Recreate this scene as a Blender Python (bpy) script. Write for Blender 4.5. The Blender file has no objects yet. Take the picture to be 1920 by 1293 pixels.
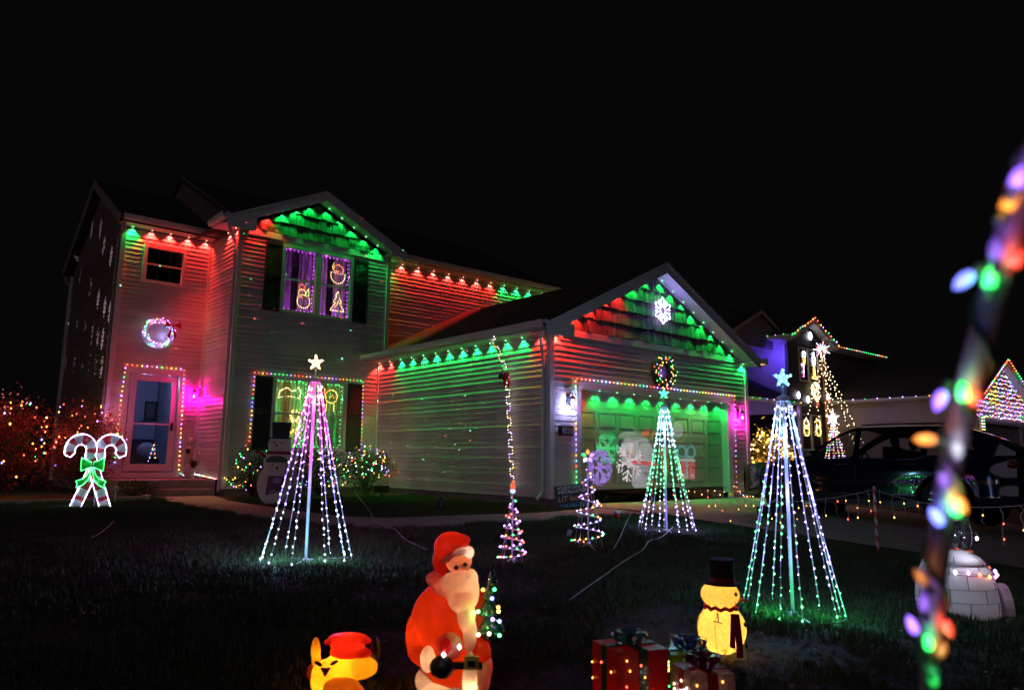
import bpy, bmesh, math, random
from mathutils import Vector, Matrix, Euler
random.seed(7)
SC=bpy.context.scene; COL=SC.collection
PI=math.pi
# ------------------------------------------------------------------ camera, world, moon-weak fill, exposure
CAMP=Vector((-9.333,-9.944,0.807)); YAW=.701; PITCH=.1548; ROLL=.0112; FPX=1376.08
_r=Vector((math.cos(YAW),-math.sin(YAW),0)); _f=Vector((math.sin(YAW),math.cos(YAW),0)); _u=Vector((0,0,1))
_F=_f*math.cos(PITCH)+_u*math.sin(PITCH); _U=_u*math.cos(PITCH)-_f*math.sin(PITCH)
_R=_r*math.cos(ROLL)+_U*math.sin(ROLL); _U=_U*math.cos(ROLL)-_r*math.sin(ROLL)
cd=bpy.data.cameras.new('camera'); cam=bpy.data.objects.new('camera',cd); COL.objects.link(cam); SC.camera=cam
M=Matrix((( _R.x,_U.x,-_F.x,CAMP.x),(_R.y,_U.y,-_F.y,CAMP.y),(_R.z,_U.z,-_F.z,CAMP.z),(0,0,0,1))); cam.matrix_world=M
cd.sensor_width=36; cd.lens=FPX/1920*36; cd.clip_start=.05; cd.clip_end=2000
cd.dof.use_dof=True; cd.dof.focus_distance=12.5; cd.dof.aperture_fstop=2.7
W=bpy.data.worlds.new('World'); SC.world=W; W.use_nodes=True
W.node_tree.nodes['Background'].inputs[0].default_value=(.0021,.0018,.0019,1); W.node_tree.nodes['Background'].inputs[1].default_value=1
sl=bpy.data.lights.new('night_glow','SUN'); sl.energy=.10; sl.color=(.88,.72,1); sl.angle=math.radians(40)
so=bpy.data.objects.new('night_glow',sl); COL.objects.link(so); so.rotation_euler=Vector((.9,.5,-.42)).to_track_quat('-Z','Y').to_euler()
SC.view_settings.view_transform='Standard'; SC.view_settings.look='None'; SC.view_settings.exposure=0; SC.view_settings.gamma=1
SC.view_settings.use_curve_mapping=False
SC.cycles.use_denoising=True; SC.cycles.sample_clamp_indirect=3; SC.cycles.max_bounces=6; SC.cycles.transparent_max_bounces=16
SC.cycles.use_light_tree=True; SC.cycles.caustics_reflective=False; SC.cycles.caustics_refractive=False

def ray(px,py): return _F+_R*((px-960)/FPX)-_U*((py-646.5)/FPX)
def onY(px,py,y): d=ray(px,py); return CAMP+d*((y-CAMP.y)/d.y)
def onX(px,py,x): d=ray(px,py); return CAMP+d*((x-CAMP.x)/d.x)
def atd(px,py,D): return CAMP+ray(px,py)*D
def gz(x,y): return -.05-.055*max(0.,-1.5-y)
def gnd(px,py):
    d=ray(px,py); z=-.05
    for _ in range(60):
        p=CAMP+d*((z-CAMP.z)/d.z); z=.5*z+.5*gz(p.x,p.y)
    return p
# ------------------------------------------------------------------ mesh builder
class MB:
    def __init__(s): s.v=[]; s.f=[]; s.m=[]
    def add(s,vs,fs,m=0):
        n=len(s.v); s.v+= [tuple(v) for v in vs]
        for f in fs: s.f.append(tuple(i+n for i in f)); s.m.append(m)
        return s
    def box(s,x0,x1,y0,y1,z0,z1,m=0,T=None):
        vs=[(x,y,z) for x in (x0,x1) for y in (y0,y1) for z in (z0,z1)]
        if T is not None: vs=[T@Vector(v) for v in vs]
        return s.add(vs,[(0,1,3,2),(4,6,7,5),(0,4,5,1),(2,3,7,6),(0,2,6,4),(1,5,7,3)],m)
    def quad(s,a,b,c,d,m=0): return s.add([a,b,c,d],[(0,1,2,3)],m)
    def beam(s,a,b,w,h,m=0,up=(0,0,1)):
        a=Vector(a); b=Vector(b); d=(b-a); L=d.length; d.normalize(); u=Vector(up); x=d.cross(u).normalized(); u=x.cross(d)
        vs=[a+d*l+x*p*w/2+u*q*h/2 for l in (0,L) for p in (-1,1) for q in (-1,1)]
        return s.add(vs,[(0,1,3,2),(4,6,7,5),(0,4,5,1),(2,3,7,6),(0,2,6,4),(1,5,7,3)],m)
    def tube(s,pts,r,n=6,m=0):
        pts=[Vector(p) for p in pts]; rs=r if isinstance(r,(list,tuple)) else [r]*len(pts); vs=[]; u=None
        for i,p in enumerate(pts):
            d=(pts[min(i+1,len(pts)-1)]-pts[max(i-1,0)]); 
            if d.length<1e-9: d=Vector((0,0,1))
            d.normalize()
            if u is None: u=d.orthogonal().normalized()
            u=(u-d*u.dot(d)); u=u.normalized() if u.length>1e-6 else d.orthogonal().normalized(); w=d.cross(u)
            for k in range(n):
                a=2*PI*k/n; vs.append(p+(u*math.cos(a)+w*math.sin(a))*rs[i])
        fs=[(i*n+k,i*n+(k+1)%n,(i+1)*n+(k+1)%n,(i+1)*n+k) for i in range(len(pts)-1) for k in range(n)]
        fs+= [tuple(range(n))[::-1],tuple((len(pts)-1)*n+k for k in range(n))]
        return s.add(vs,fs,m)
    def lathe(s,prof,c=(0,0,0),n=16,m=0,T=None,sx=1,sy=1):
        vs=[]; c=Vector(c)
        for r,z in prof:
            for k in range(n):
                a=2*PI*k/n; v=Vector((r*math.cos(a)*sx,r*math.sin(a)*sy,z))
                vs.append(c+(T@v if T is not None else v))
        fs=[(i*n+k,i*n+(k+1)%n,(i+1)*n+(k+1)%n,(i+1)*n+k) for i in range(len(prof)-1) for k in range(n)]
        if prof[0][0]>1e-4: fs.append(tuple(range(n))[::-1])
        if prof[-1][0]>1e-4: fs.append(tuple((len(prof)-1)*n+k for k in range(n)))
        return s.add(vs,fs,m)
    def ell(s,c,r,m=0,n=12,k=7,T=None):
        if not isinstance(r,(tuple,list)): r=(r,r,r)
        R=Matrix.Diagonal(Vector(r)); 
        if T is not None: R=T@R
        return s.lathe([(math.sin(PI*i/k) if 0<i<k else 1e-5,-math.cos(PI*i/k)) for i in range(k+1)],c,n,m,R)
    def bulb(s,c,r,m=0,el=1.25):
        c=Vector(c); vs=[c+Vector(v)*r for v in ((1,0,0),(0,1,0),(-1,0,0),(0,-1,0),(0,0,el),(0,0,-el))]
        return s.add(vs,[(0,1,4),(1,2,4),(2,3,4),(3,0,4),(1,0,5),(2,1,5),(3,2,5),(0,3,5)],m)
    def ext(s,poly,o,U,V,N,t,m=0):
        o=Vector(o);U=Vector(U);V=Vector(V);N=Vector(N); n=len(poly)
        vs=[o+U*a+V*b+N*q for q in (0,t) for a,b in poly]
        return s.add(vs,[tuple(range(n)),tuple(range(n,2*n))[::-1]]+[(i,i+n,(i+1)%n+n,(i+1)%n) for i in range(n)],m)
    def build(s,name,mats,parent=None,smooth=False,loc=None,kind=None,label=None):
        me=bpy.data.meshes.new(name); me.from_pydata(s.v,[],s.f); 
        if not isinstance(mats,(list,tuple)): mats=[mats]
        for q in mats: me.materials.append(q)
        if len(mats)>1: me.polygons.foreach_set('material_index',s.m)
        bm=bmesh.new(); bm.from_mesh(me); bmesh.ops.recalc_face_normals(bm,faces=bm.faces); bm.to_mesh(me); bm.free()
        if smooth: me.polygons.foreach_set('use_smooth',[True]*len(me.polygons))
        o=bpy.data.objects.new(name,me); COL.objects.link(o)
        if parent: o.parent=parent
        if loc is not None: o.location=loc
        if kind: o['kind']=kind
        if label: o['label']=label
        return o
def tag(o,label,cat,group=None):
    o['label']=label; o['category']=cat
    if group: o['group']=group
    return o
def thing(name,label,cat,loc=(0,0,0),rz=0,group=None):
    o=bpy.data.objects.new(name,None); COL.objects.link(o); o.location=loc; o.rotation_euler=(0,0,rz); o.empty_display_size=.1
    return tag(o,label,cat,group)
def struct(name,mb,m,kind='structure',smooth=False): return mb.build(name,m,kind=kind,smooth=smooth)
# ------------------------------------------------------------------ materials
_mc={}
def mat(name,c,rough=.6,metal=0,noise=0,scale=8,bump=0,bscale=60,coat=0,stretch=None,spec=.5,rnd=0):
    if name in _mc: return _mc[name]
    m=bpy.data.materials.new(name); m.use_nodes=True; nt=m.node_tree; b=nt.nodes['Principled BSDF']
    b.inputs['Base Color'].default_value=(*c,1); b.inputs['Roughness'].default_value=rough; b.inputs['Metallic'].default_value=metal
    b.inputs['Coat Weight'].default_value=coat; b.inputs['Specular IOR Level'].default_value=spec
    if noise or bump:
        tc=nt.nodes.new('ShaderNodeTexCoord'); mp=nt.nodes.new('ShaderNodeMapping'); nt.links.new(tc.outputs['Object'],mp.inputs[0])
        if stretch: mp.inputs['Scale'].default_value=stretch
    if noise:
        n=nt.nodes.new('ShaderNodeTexNoise'); n.inputs['Scale'].default_value=scale; n.inputs['Detail'].default_value=5
        nt.links.new(mp.outputs[0],n.inputs['Vector'])
        r=nt.nodes.new('ShaderNodeMapRange'); r.inputs[1].default_value=.3; r.inputs[2].default_value=.7; r.inputs[3].default_value=1-noise; r.inputs[4].default_value=1+noise
        nt.links.new(n.outputs[0],r.inputs[0])
        x=nt.nodes.new('ShaderNodeVectorMath'); x.operation='SCALE'; x.inputs[0].default_value=c
        if rnd:
            oi=nt.nodes.new('ShaderNodeObjectInfo'); r2=nt.nodes.new('ShaderNodeMapRange'); r2.inputs[3].default_value=1-rnd; r2.inputs[4].default_value=1+rnd; nt.links.new(oi.outputs['Random'],r2.inputs[0])
            mm=nt.nodes.new('ShaderNodeMath'); mm.operation='MULTIPLY'; nt.links.new(r.outputs[0],mm.inputs[0]); nt.links.new(r2.outputs[0],mm.inputs[1]); nt.links.new(mm.outputs[0],x.inputs['Scale'])
        else: nt.links.new(r.outputs[0],x.inputs['Scale'])
        nt.links.new(x.outputs[0],b.inputs['Base Color'])
    if bump:
        n2=nt.nodes.new('ShaderNodeTexNoise'); n2.inputs['Scale'].default_value=bscale; n2.inputs['Detail'].default_value=4
        nt.links.new(mp.outputs[0],n2.inputs['Vector'])
        bp=nt.nodes.new('ShaderNodeBump'); bp.inputs['Strength'].default_value=bump; bp.inputs['Distance'].default_value=.01
        nt.links.new(n2.outputs[0],bp.inputs['Height']); nt.links.new(bp.outputs[0],b.inputs['Normal'])
    _mc[name]=m; return m
def em(c,s,samp=False,name=None):
    k=('em',c,s,samp)
    if k in _mc: return _mc[k]
    m=bpy.data.materials.new(name or 'lit_led'); m.use_nodes=True; b=m.node_tree.nodes['Principled BSDF']
    b.inputs['Base Color'].default_value=(.3,.3,.3,1); b.inputs['Emission Color'].default_value=(*c,1); b.inputs['Emission Strength'].default_value=s
    m.cycles.emission_sampling='FRONT' if samp else 'NONE'
    _mc[k]=m; return m
def glass(name='window_glass',tint=(.9,.92,.95),rough=.02):
    if name in _mc: return _mc[name]
    m=bpy.data.materials.new(name); m.use_nodes=True; nt=m.node_tree; nt.nodes.clear()
    o=nt.nodes.new('ShaderNodeOutputMaterial'); t=nt.nodes.new('ShaderNodeBsdfTransparent'); t.inputs[0].default_value=(*tint,1)
    g=nt.nodes.new('ShaderNodeBsdfGlossy'); g.inputs['Roughness'].default_value=rough; x=nt.nodes.new('ShaderNodeMixShader')
    fr=nt.nodes.new('ShaderNodeFresnel'); fr.inputs[0].default_value=1.45
    nt.links.new(fr.outputs[0],x.inputs[0]); nt.links.new(t.outputs[0],x.inputs[1]); nt.links.new(g.outputs[0],x.inputs[2]); nt.links.new(x.outputs[0],o.inputs[0])
    _mc[name]=m; return m
def shell(name,c,tr=.5,noise=.15,rough=.35,ns=18):
    """thin coloured plastic or cloth lit from inside"""
    if name in _mc: return _mc[name]
    m=bpy.data.materials.new(name); m.use_nodes=True; nt=m.node_tree; b=nt.nodes['Principled BSDF']; o=nt.nodes['Material Output']
    b.inputs['Base Color'].default_value=(*c,1); b.inputs['Roughness'].default_value=rough
    t=nt.nodes.new('ShaderNodeBsdfTranslucent'); x=nt.nodes.new('ShaderNodeMixShader'); x.inputs[0].default_value=tr
    tc=nt.nodes.new('ShaderNodeTexCoord'); n=nt.nodes.new('ShaderNodeTexNoise'); n.inputs['Scale'].default_value=ns; nt.links.new(tc.outputs['Object'],n.inputs['Vector'])
    r=nt.nodes.new('ShaderNodeMapRange'); r.inputs[1].default_value=.3; r.inputs[2].default_value=.7; r.inputs[3].default_value=1-noise; r.inputs[4].default_value=1
    v=nt.nodes.new('ShaderNodeVectorMath'); v.operation='SCALE'; v.inputs[0].default_value=c
    nt.links.new(n.outputs[0],r.inputs[0]); nt.links.new(r.outputs[0],v.inputs['Scale']); nt.links.new(v.outputs[0],t.inputs[0])
    nt.links.new(b.outputs[0],x.inputs[1]); nt.links.new(t.outputs[0],x.inputs[2]); nt.links.new(x.outputs[0],o.inputs[0])
    _mc[name]=m; return m
SIDING=mat('vinyl_siding',(.60,.53,.54),.45,noise=.13,scale=1.6,bump=.05,bscale=90,rnd=.07)
BROWNS=mat('streetlit_siding',(.20,.14,.12),.55,noise=.1,scale=5)  # siding with brown street light put into its colour
TRIM=mat('white_trim',(.72,.70,.70),.4,noise=.05,scale=4)
SHAKE=mat('dark_cedar_shake',(.13,.11,.095),.8,noise=.75,scale=4,bump=.9,bscale=14,stretch=(9,9,.6),rnd=.35)
SHING=mat('roof_shingle',(.05,.042,.036),.9,noise=.35,scale=40,bump=.5,bscale=50)
SHUT=mat('black_shutter',(.028,.026,.03),.5)
CONC=mat('concrete',(.34,.31,.28),.85,noise=.2,scale=6,bump=.25,bscale=120)
DARK=mat('black_plastic',(.015,.015,.017),.4)
WIRE=mat('green_wire',(.02,.05,.03),.5)
WWIRE=mat('white_wire',(.6,.6,.6),.45)
GALV=mat('galvanised_metal',(.3,.3,.32),.4,.8)
WHITE=mat('white_plastic',(.78,.78,.78),.35)
RED=mat('red_plastic',(.55,.02,.02),.35)
GREENP=mat('green_plastic',(.03,.22,.05),.45)
GLASS=glass()
# LED colours: [colour, strength]
LC=dict(red=((1,.10,.05),7),grn=((.06,1,.22),6),blu=((.22,.22,1),8),vio=((.55,.25,1),9),pur=((.75,.12,1),6),org=((1,.36,.06),7),yel=((1,.62,.12),7),
        wht=((.85,.88,1),9),wrm=((1,.72,.42),7),cyn=((.15,.8,1),7),pnk=((1,.22,.6),8),mag=((1,.15,.85),7))
def lc(k,g=1.): c,s=LC[k]; return em(c,s*g)
MULTI=['red','grn','blu','org','yel','vio']
def lamp(name,kind,loc,energy,color,parent=None,size=.01,aim=None,cone=None,blend=.3):
    l=bpy.data.lights.new(name,kind); l.energy=energy; l.color=color; l.shadow_soft_size=size
    if kind=='SPOT': l.spot_size=math.radians(cone or 100); l.spot_blend=blend
    o=bpy.data.objects.new(name,l); COL.objects.link(o); o.location=loc
    if aim is not None: o.rotation_euler=Vector(aim).to_track_quat('-Z','Y').to_euler()
    if parent: o.parent=parent
    return o
def resample(pts,step,jit=0,off=.5):
    pts=[Vector(p) for p in pts]; out=[]; need=step*off; pos=0
    for a,b in zip(pts,pts[1:]):
        L=(b-a).length
        while need<=pos+L+1e-9:
            q=a+(b-a)*((need-pos)/max(L,1e-9))
            if jit: q=q+Vector((random.uniform(-jit,jit),random.uniform(-jit,jit),random.uniform(-jit,jit)))
            out.append(q); need+=step
        pos+=L
    return out
def string(name,label,cat,paths,step,cols,r=.008,wire=WIRE,jit=0,wr=.003,group=None,g=1.,wires=True,parent=None,loc=(0,0,0),lit=0,rnd=True,el=1.3,lite=.25):
    """a run of small bulbs on its cable"""
    t=parent or thing(name,label,cat,loc,group=group)
    keys=list(dict.fromkeys(cols)); ms=[lc(k,g) for k in keys]
    w=MB(); b=MB(); i=0
    for p in paths:
        if wires: w.tube(p,wr,4)
        for q in resample(p,step,jit):
            k=random.choice(cols) if rnd else cols[i%len(cols)]
            b.bulb(q,r*random.uniform(.85,1.15),keys.index(k),el)
            if lit and i%lit==0: lamp('bulb_light','POINT',q+Vector((0,0,0)),lite,LC[k][0],t,.01)
            i+=1
    if wires: w.build('cable',wire,t)
    b.build('bulb',ms,t,kind='stuff')
    return t
# ------------------------------------------------------------------ ground
def terrain():
    m=MB(); xs=[-150,-60,-30,-20]+[x*1. for x in range(-16,14)]+[20,30,50,90,200]; ys=[-60,-40,-25,-18]+[y*.75-14 for y in range(0,28)]+[9,12,16,24,40,80,250]
    for y in ys:
        for x in xs:
            z=gz(x,y)+( .02*math.sin(x*.9+y*.4)*math.cos(y*.7-x*.3) if abs(x)<14 and y<-2.5 else 0)
            m.v.append((x,y,max(z,-.8)))
    n=len(xs)
    for j in range(len(ys)-1):
        for i in range(n-1): m.f.append((j*n+i,j*n+i+1,(j+1)*n+i+1,(j+1)*n+i)); m.m.append(0)
    return m
struct('lawn',terrain(),mat('lawn_soil',(.04,.036,.022),.95,noise=.5,scale=5,bump=.6,bscale=40))
def sheet(pts,dz,n=1):
    m=MB(); m.v=[(x,y,gz(x,y)+dz) for x,y in pts]; m.f=[tuple(range(len(pts)))]; m.m=[0]; return m
m=MB()
ysd=[0.12,-1.5,-3,-6,-9,-13,-18]
for j,y in enumerate(ysd):
    for x in (.55,2.1,3.6,6.3): m.v.append((x,y,gz(x,y)+.035))
for j in range(len(ysd)-1):
    for i in range(3): m.f.append((j*4+i,j*4+i+1,(j+1)*4+i+1,(j+1)*4+i)); m.m.append(0)
struct('driveway',m,CONC)
m=MB()
walk=[((-4.95,6.6),(-3.85,6.6)),((-5.3,3.9),(-4.25,4.0)),((-5.25,1.0),(-4.3,1.6)),((-4.95,-1.0),(-4.25,-.05)),((-4.6,-1.75),(-3.85,-.75)),((-2.11,-1.92),(-1.42,-1.05)),((.5,-1.95),(.5,-.85))]
for a,b in walk:
    for p in (a,b): m.v.append((p[0],p[1],gz(*p)+.03))
    for p in (a,b): m.v.append((p[0],p[1],gz(*p)-.1))
for i in range(len(walk)-1):
    o=i*4; m.f+= [(o,o+1,o+5,o+4),(o,o+4,o+6,o+2),(o+1,o+3,o+7,o+5)]; m.m+=[0]*3
struct('front_walk',m,CONC)
MULCH=mat('mulch',(.045,.025,.015),.95,noise=.5,scale=30,bump=1,bscale=60)
m=MB(); m.v=[(x,y,gz(x,y)+.02) for x,y in [(-3.8,6.2),(-.02,6.2),(-.02,5.1),(-1.2,4.7),(-3.0,4.2),(-4.2,4.3),(-3.95,6.2)]]; m.f=[tuple(range(7))]; m.m=[0]
m.v+= [(x,y,gz(x,y)+.02) for x,y in [(-10.5,5.6),(-6.3,5.2),(-5.25,5.9),(-5.2,6.9),(-5.8,7.4),(-5.9,9),(-11,9)]]; m.f.append(tuple(range(7,14))); m.m.append(0)
struct('planting_bed',m,MULCH)
# bed edging along the lawn
t=thing('bed_edging','low curved concrete edging of the planting bed left of the porch','edging',(0,0,0))
ep=[(-10.5,5.55),(-9,5.2),(-7.6,5.05),(-6.3,5.15),(-5.45,5.6),(-5.2,6.2)]
for a,b in zip(ep,ep[1:]):
    mb=MB(); mb.beam((a[0],a[1],-.01),(b[0],b[1],-.01),.1,.1); mb.build('edging_block',CONC,t)
# ------------------------------------------------------------------ wall/siding
E0=.1017
def subtract(a0,a1,ops):
    segs=[(a0,a1)]
    for o0,o1 in ops:
        n=[]
        for s0,s1 in segs:
            if o1<=s0 or o0>=s1: n.append((s0,s1)); continue
            if o0>s0+.01: n.append((s0,o0))
            if o1<s1-.01: n.append((o1,s1))
        segs=n
    return segs
def wall(parent,name,ax,c,a0,a1,z0,z1,ops=(),top=None,mt=SIDING,single=True,E=E0,stepd=.019):
    """clapboard wall. ax 'Y': plane y=c facing -Y, along X.  ax 'X': plane x=c facing -X, along Y. ops: (a0,a1,z0,z1)."""
    bk=MB(); T=.12
    zs=sorted({z0,z1,*[z for o in ops for z in (o[2],o[3])]}); zs=[z for z in zs if z0<=z<=z1]
    def bx(mb,s0,s1,d0,d1,za,zb):
        if ax=='Y': mb.box(s0,s1,c+d0,c+d1,za,zb)
        else: mb.box(c+d0,c+d1,s0,s1,za,zb)
    for za,zb in zip(zs,zs[1:]):
        zm=(za+zb)/2
        for s0,s1 in subtract(a0,a1,[(o[0],o[1]) for o in ops if o[2]<zm<o[3]]): bx(bk,s0,s1,0,T,za,zb)
    w=bk.build(name,mt,parent)
    n=int(round((z1-z0)/E)); jm=MB()
    for i in range(n):
        za=z0+i*E; zb=min(za+E,z1); o_=[(o[0],o[1]) for o in ops if o[2]<za+E*.5<o[3]]; A0,A1=a0,a1
        if top:
            A0,A1=top(za); 
            if A1-A0<.05: continue
        for s0,s1 in subtract(A0,A1,o_):
            vs=[]
            wv=stepd+random.uniform(-.0025,.0025)
            for s in (s0,s1):
                for d,z in ((-.003,zb+.004),(-wv,za+.006),(-wv+.002,za),(.002,za),(.002,zb+.004)):
                    vs.append((s,c+d,z) if ax=='Y' else (c+d,s,z))
            fs=[(0,1,6,5),(1,2,7,6),(2,3,8,7),(0,5,9,4),(0,4,3,2,1),(5,6,7,8,9)]
            if single: q=MB(); q.add(vs,fs); q.build('siding_board',mt,w)
            else: jm.add(vs,fs)
    if not single: jm.build('siding_boards',mt,w,kind='stuff')
    return w
def post(parent,x,y,z0,z1,s=.09,mt=TRIM,name='corner_post'):
    mb=MB(); mb.box(x-s/2,x+s/2,y-s/2,y+s/2,z0,z1); return mb.build(name,mt,parent)
def gable_fill(parent,y,xc,half,z0,slope,mt,single=True,E=.29,w=.15,name='gable_wall'):
    """shake-clad triangle facing -Y"""
    mb=MB(); h=half*slope; mb.ext([(-half,0),(half,0),(0,h)],(xc,y,z0),(1,0,0),(0,0,1),(0,1,0),.1); g=mb.build(name,mt,parent)
    n=int(h/E)+1; J=MB()
    for i in range(n):
        za=z0+i*E; x=-half-.02
        while x<half:
            ww=w*random.uniform(.75,1.25); xm=x+ww/2; lim=z0+(half-abs(xm))*slope-.0
            zt=min(za+E+.03,lim); zb=za+random.uniform(-.012,.022)
            if zt-zb>.05 and abs(xm)<half-.04:
                q=MB(); d=.034+random.uniform(-.010,.012); g_=.004
                vs=[(xc+x+g_,y-.004,zt),(xc+x+ww-g_,y-.004,zt),(xc+x+ww-g_,y-d,zb),(xc+x+g_,y-d,zb),(xc+x+g_,y,zt),(xc+x+ww-g_,y,zt),(xc+x+ww-g_,y,zb),(xc+x+g_,y,zb)]
                q.add(vs,[(0,1,2,3),(4,7,6,5),(3,2,6,7),(0,3,7,4),(1,5,6,2),(0,4,5,1)])
                if single: q.build('shake',mt,g)
                else: J.v,J.f,J.m=(J.v+q.v,J.f+[tuple(a+len(J.v) for a in f) for f in q.f],J.m+q.m)
            x+=ww
    if not single and J.v: J.build('shakes',mt,g,kind='stuff')
    return g
def roof_slab(parent,pts,th=.16,mt=SHING,name='roof_slope'):
    mb=MB(); n=len(pts); mb.add([Vector(p) for p in pts]+[Vector(p)-Vector((0,0,th)) for p in pts],[tuple(range(n)),tuple(range(n,2*n))[::-1]]+[(i,i+n,(i+1)%n+n,(i+1)%n) for i in range(n)])
    return mb.build(name,mt,parent)
def beam(parent,name,a,b,w,h,mt=TRIM,up=(0,0,1)):
    mb=MB(); mb.beam(a,b,w,h,0,up); return mb.build(name,mt,parent)
def downspout(parent,pts,mt=TRIM,r=.035): mb=MB(); mb.tube(pts,r,6); return mb.build('downspout',mt,parent)
def window(parent,x0,x1,z0,z1,y,grid=(3,2),double=False,mid=True,curt=None,room=None,single=True):
    """outer frame x0..x1,z0..z1 on plane y facing -Y; returns window part"""
    f=MB(); w=.075; yo=y-.035; yi=y+.09
    f.box(x0,x1,yo,yi,z1-w,z1); f.box(x0,x1,yo,yi,z0,z0+w)
    f.box(x0,x0+w,yo,yi,z0+w,z1-w); f.box(x1-w,x1,yo,yi,z0+w,z1-w)
    win=f.build('window',TRIM,parent)
    bays=[(x0+w,x1-w)]
    if double:
        xm=(x0+x1)/2; f=MB(); f.box(xm-.065,xm+.065,yo+.003,yi,z0+w,z1-w); f.build('mullion',TRIM,win); bays=[(x0+w,xm-.065),(xm+.065,x1-w)]
    zm=(z0+z1)/2
    for a,b in bays:
        s=MB(); s.box(a,b,y-.005,y+.04,zm-.022,zm+.022); s.box(a,a+.02,y,y+.04,z0+w,z1-w); s.box(b-.02,b,y,y+.04,z0+w,z1-w); s.build('sash',TRIM,win)
        mu=MB()
        for i in range(1,grid[0]): x=a+(b-a)*i/grid[0]; mu.box(x-.008,x+.008,y+.024,y+.034,z0+w,z1-w)
        for q0,q1 in ((z0+w,zm),(zm,z1-w)):
            for j in range(1,grid[1]): z=q0+(q1-q0)*j/grid[1]; mu.box(a,b,y+.022,y+.032,z-.008,z+.008)
        mu.build('muntin',TRIM,win,kind='stuff')
        g=MB(); g.box(a,b,y+.014,y+.018,z0+w,z1-w); g.build('pane',GLASS,win)
    if curt:
        for a,b in bays:
            c=MB(); n=44; ys=y+.34
            def cx(i): return a-.05+(b-a+.1)*i/n
            for i in range(n+1):
                u=i/n; g_=.035*math.sin(i*1.35)+.02*math.sin(i*.53+a*7)
                c.v+= [(cx(i),ys+g_,z0-.05),(cx(i),ys+g_*.8,z1+.05)]
            for i in range(n):
                if .40<i/n<.60 and curt[1]: continue
                c.f.append((2*i,2*i+2,2*i+3,2*i+1)); c.m.append(0)
            c.build('curtain',curt[0],win,smooth=True)
    if room:
        r=MB(); X0,X1,Y1,Z0,Z1=x0-.5,x1+.5,y+2.2,z0-.6,z1+.25
        r.quad((X0,Y1,Z0),(X1,Y1,Z0),(X1,Y1,Z1),(X0,Y1,Z1)); r.quad((X0,y+.13,Z0),(X0,Y1,Z0),(X0,Y1,Z1),(X0,y+.13,Z1)); r.quad((X1,y+.13,Z0),(X1,Y1,Z0),(X1,Y1,Z1),(X1,y+.13,Z1))
        r.quad((X0,y+.13,Z0),(X1,y+.13,Z0),(X1,Y1,Z0),(X0,Y1,Z0)); r.quad((X0,y+.13,Z1),(X1,y+.13,Z1),(X1,Y1,Z1),(X0,Y1,Z1))
        r.build('room_interior',room,win)
    return win
def shutter(parent,x0,x1,z0,z1,y,single=True):
    s=MB(); s.box(x0,x1,y-.012,y-.001,z0,z1); s.box(x0,x0+.045,y-.035,y-.012,z0,z1); s.box(x1-.045,x1,y-.035,y-.012,z0,z1)
    zm=(z0+z1)/2
    for z in (z0,zm-.03,z1-.06): s.box(x0+.045,x1-.045,y-.034,y-.012,z,z+.06)
    sh=s.build('shutter',SHUT,parent); l=MB(); z=z0+.08
    while z<z1-.08:
        if abs(z-zm)>.05: l.add([(x0+.045,y-.014,z+.03),(x1-.045,y-.014,z+.03),(x1-.045,y-.03,z),(x0+.045,y-.03,z),(x0+.045,y-.014,z-.002),(x1-.045,y-.014,z-.002)],[(0,1,2,3),(3,2,5,4)])
        z+=.038
    l.build('louvre',SHUT,sh,kind='stuff'); return sh
def raked_gable(parent,xc,half,zbase,slope,yf,yb,trimw=.2,ret=True,over=.42):
    """gable roof with ridge along Y, front rake at yf, back at yb. half = half width to eave edge"""
    zr=zbase+half*slope
    for s in (-1,1):
        roof_slab(parent,[(xc+s*half,yf,zbase),(xc,yf,zr),(xc,yb,zr),(xc+s*half,yb,zbase)],.05)
        a=Vector((xc+s*(half),yf+.012,zbase-.12)); b=Vector((xc,yf+.012,zr-.12))
        mb=MB(); d=.2
        mb.ext([(0,0),(-s*half,half*slope),(-s*half,half*slope-d),(0,-d)],(xc+s*half,yf-.012,zbase-.02),(1,0,0),(0,0,1),(0,1,0),.03); mb.build('rake_board',TRIM,parent)
        mb=MB(); mb.ext([(0,0),(-s*half,half*slope),(-s*half,half*slope-.05),(0,-.05)],(xc+s*half,yf-.03,zbase+.022),(1,0,0),(0,0,1),(0,1,0),.02); mb.build('drip_edge',TRIM,parent)
        so=MB(); so.ext([(0,0),(-s*half,half*slope),(-s*half,half*slope-.015),(0,-.015)],(xc+s*half,yf+.02,zbase-.12),(1,0,0),(0,0,1),(0,1,0),over); so.build('rake_soffit',TRIM,parent)
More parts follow.
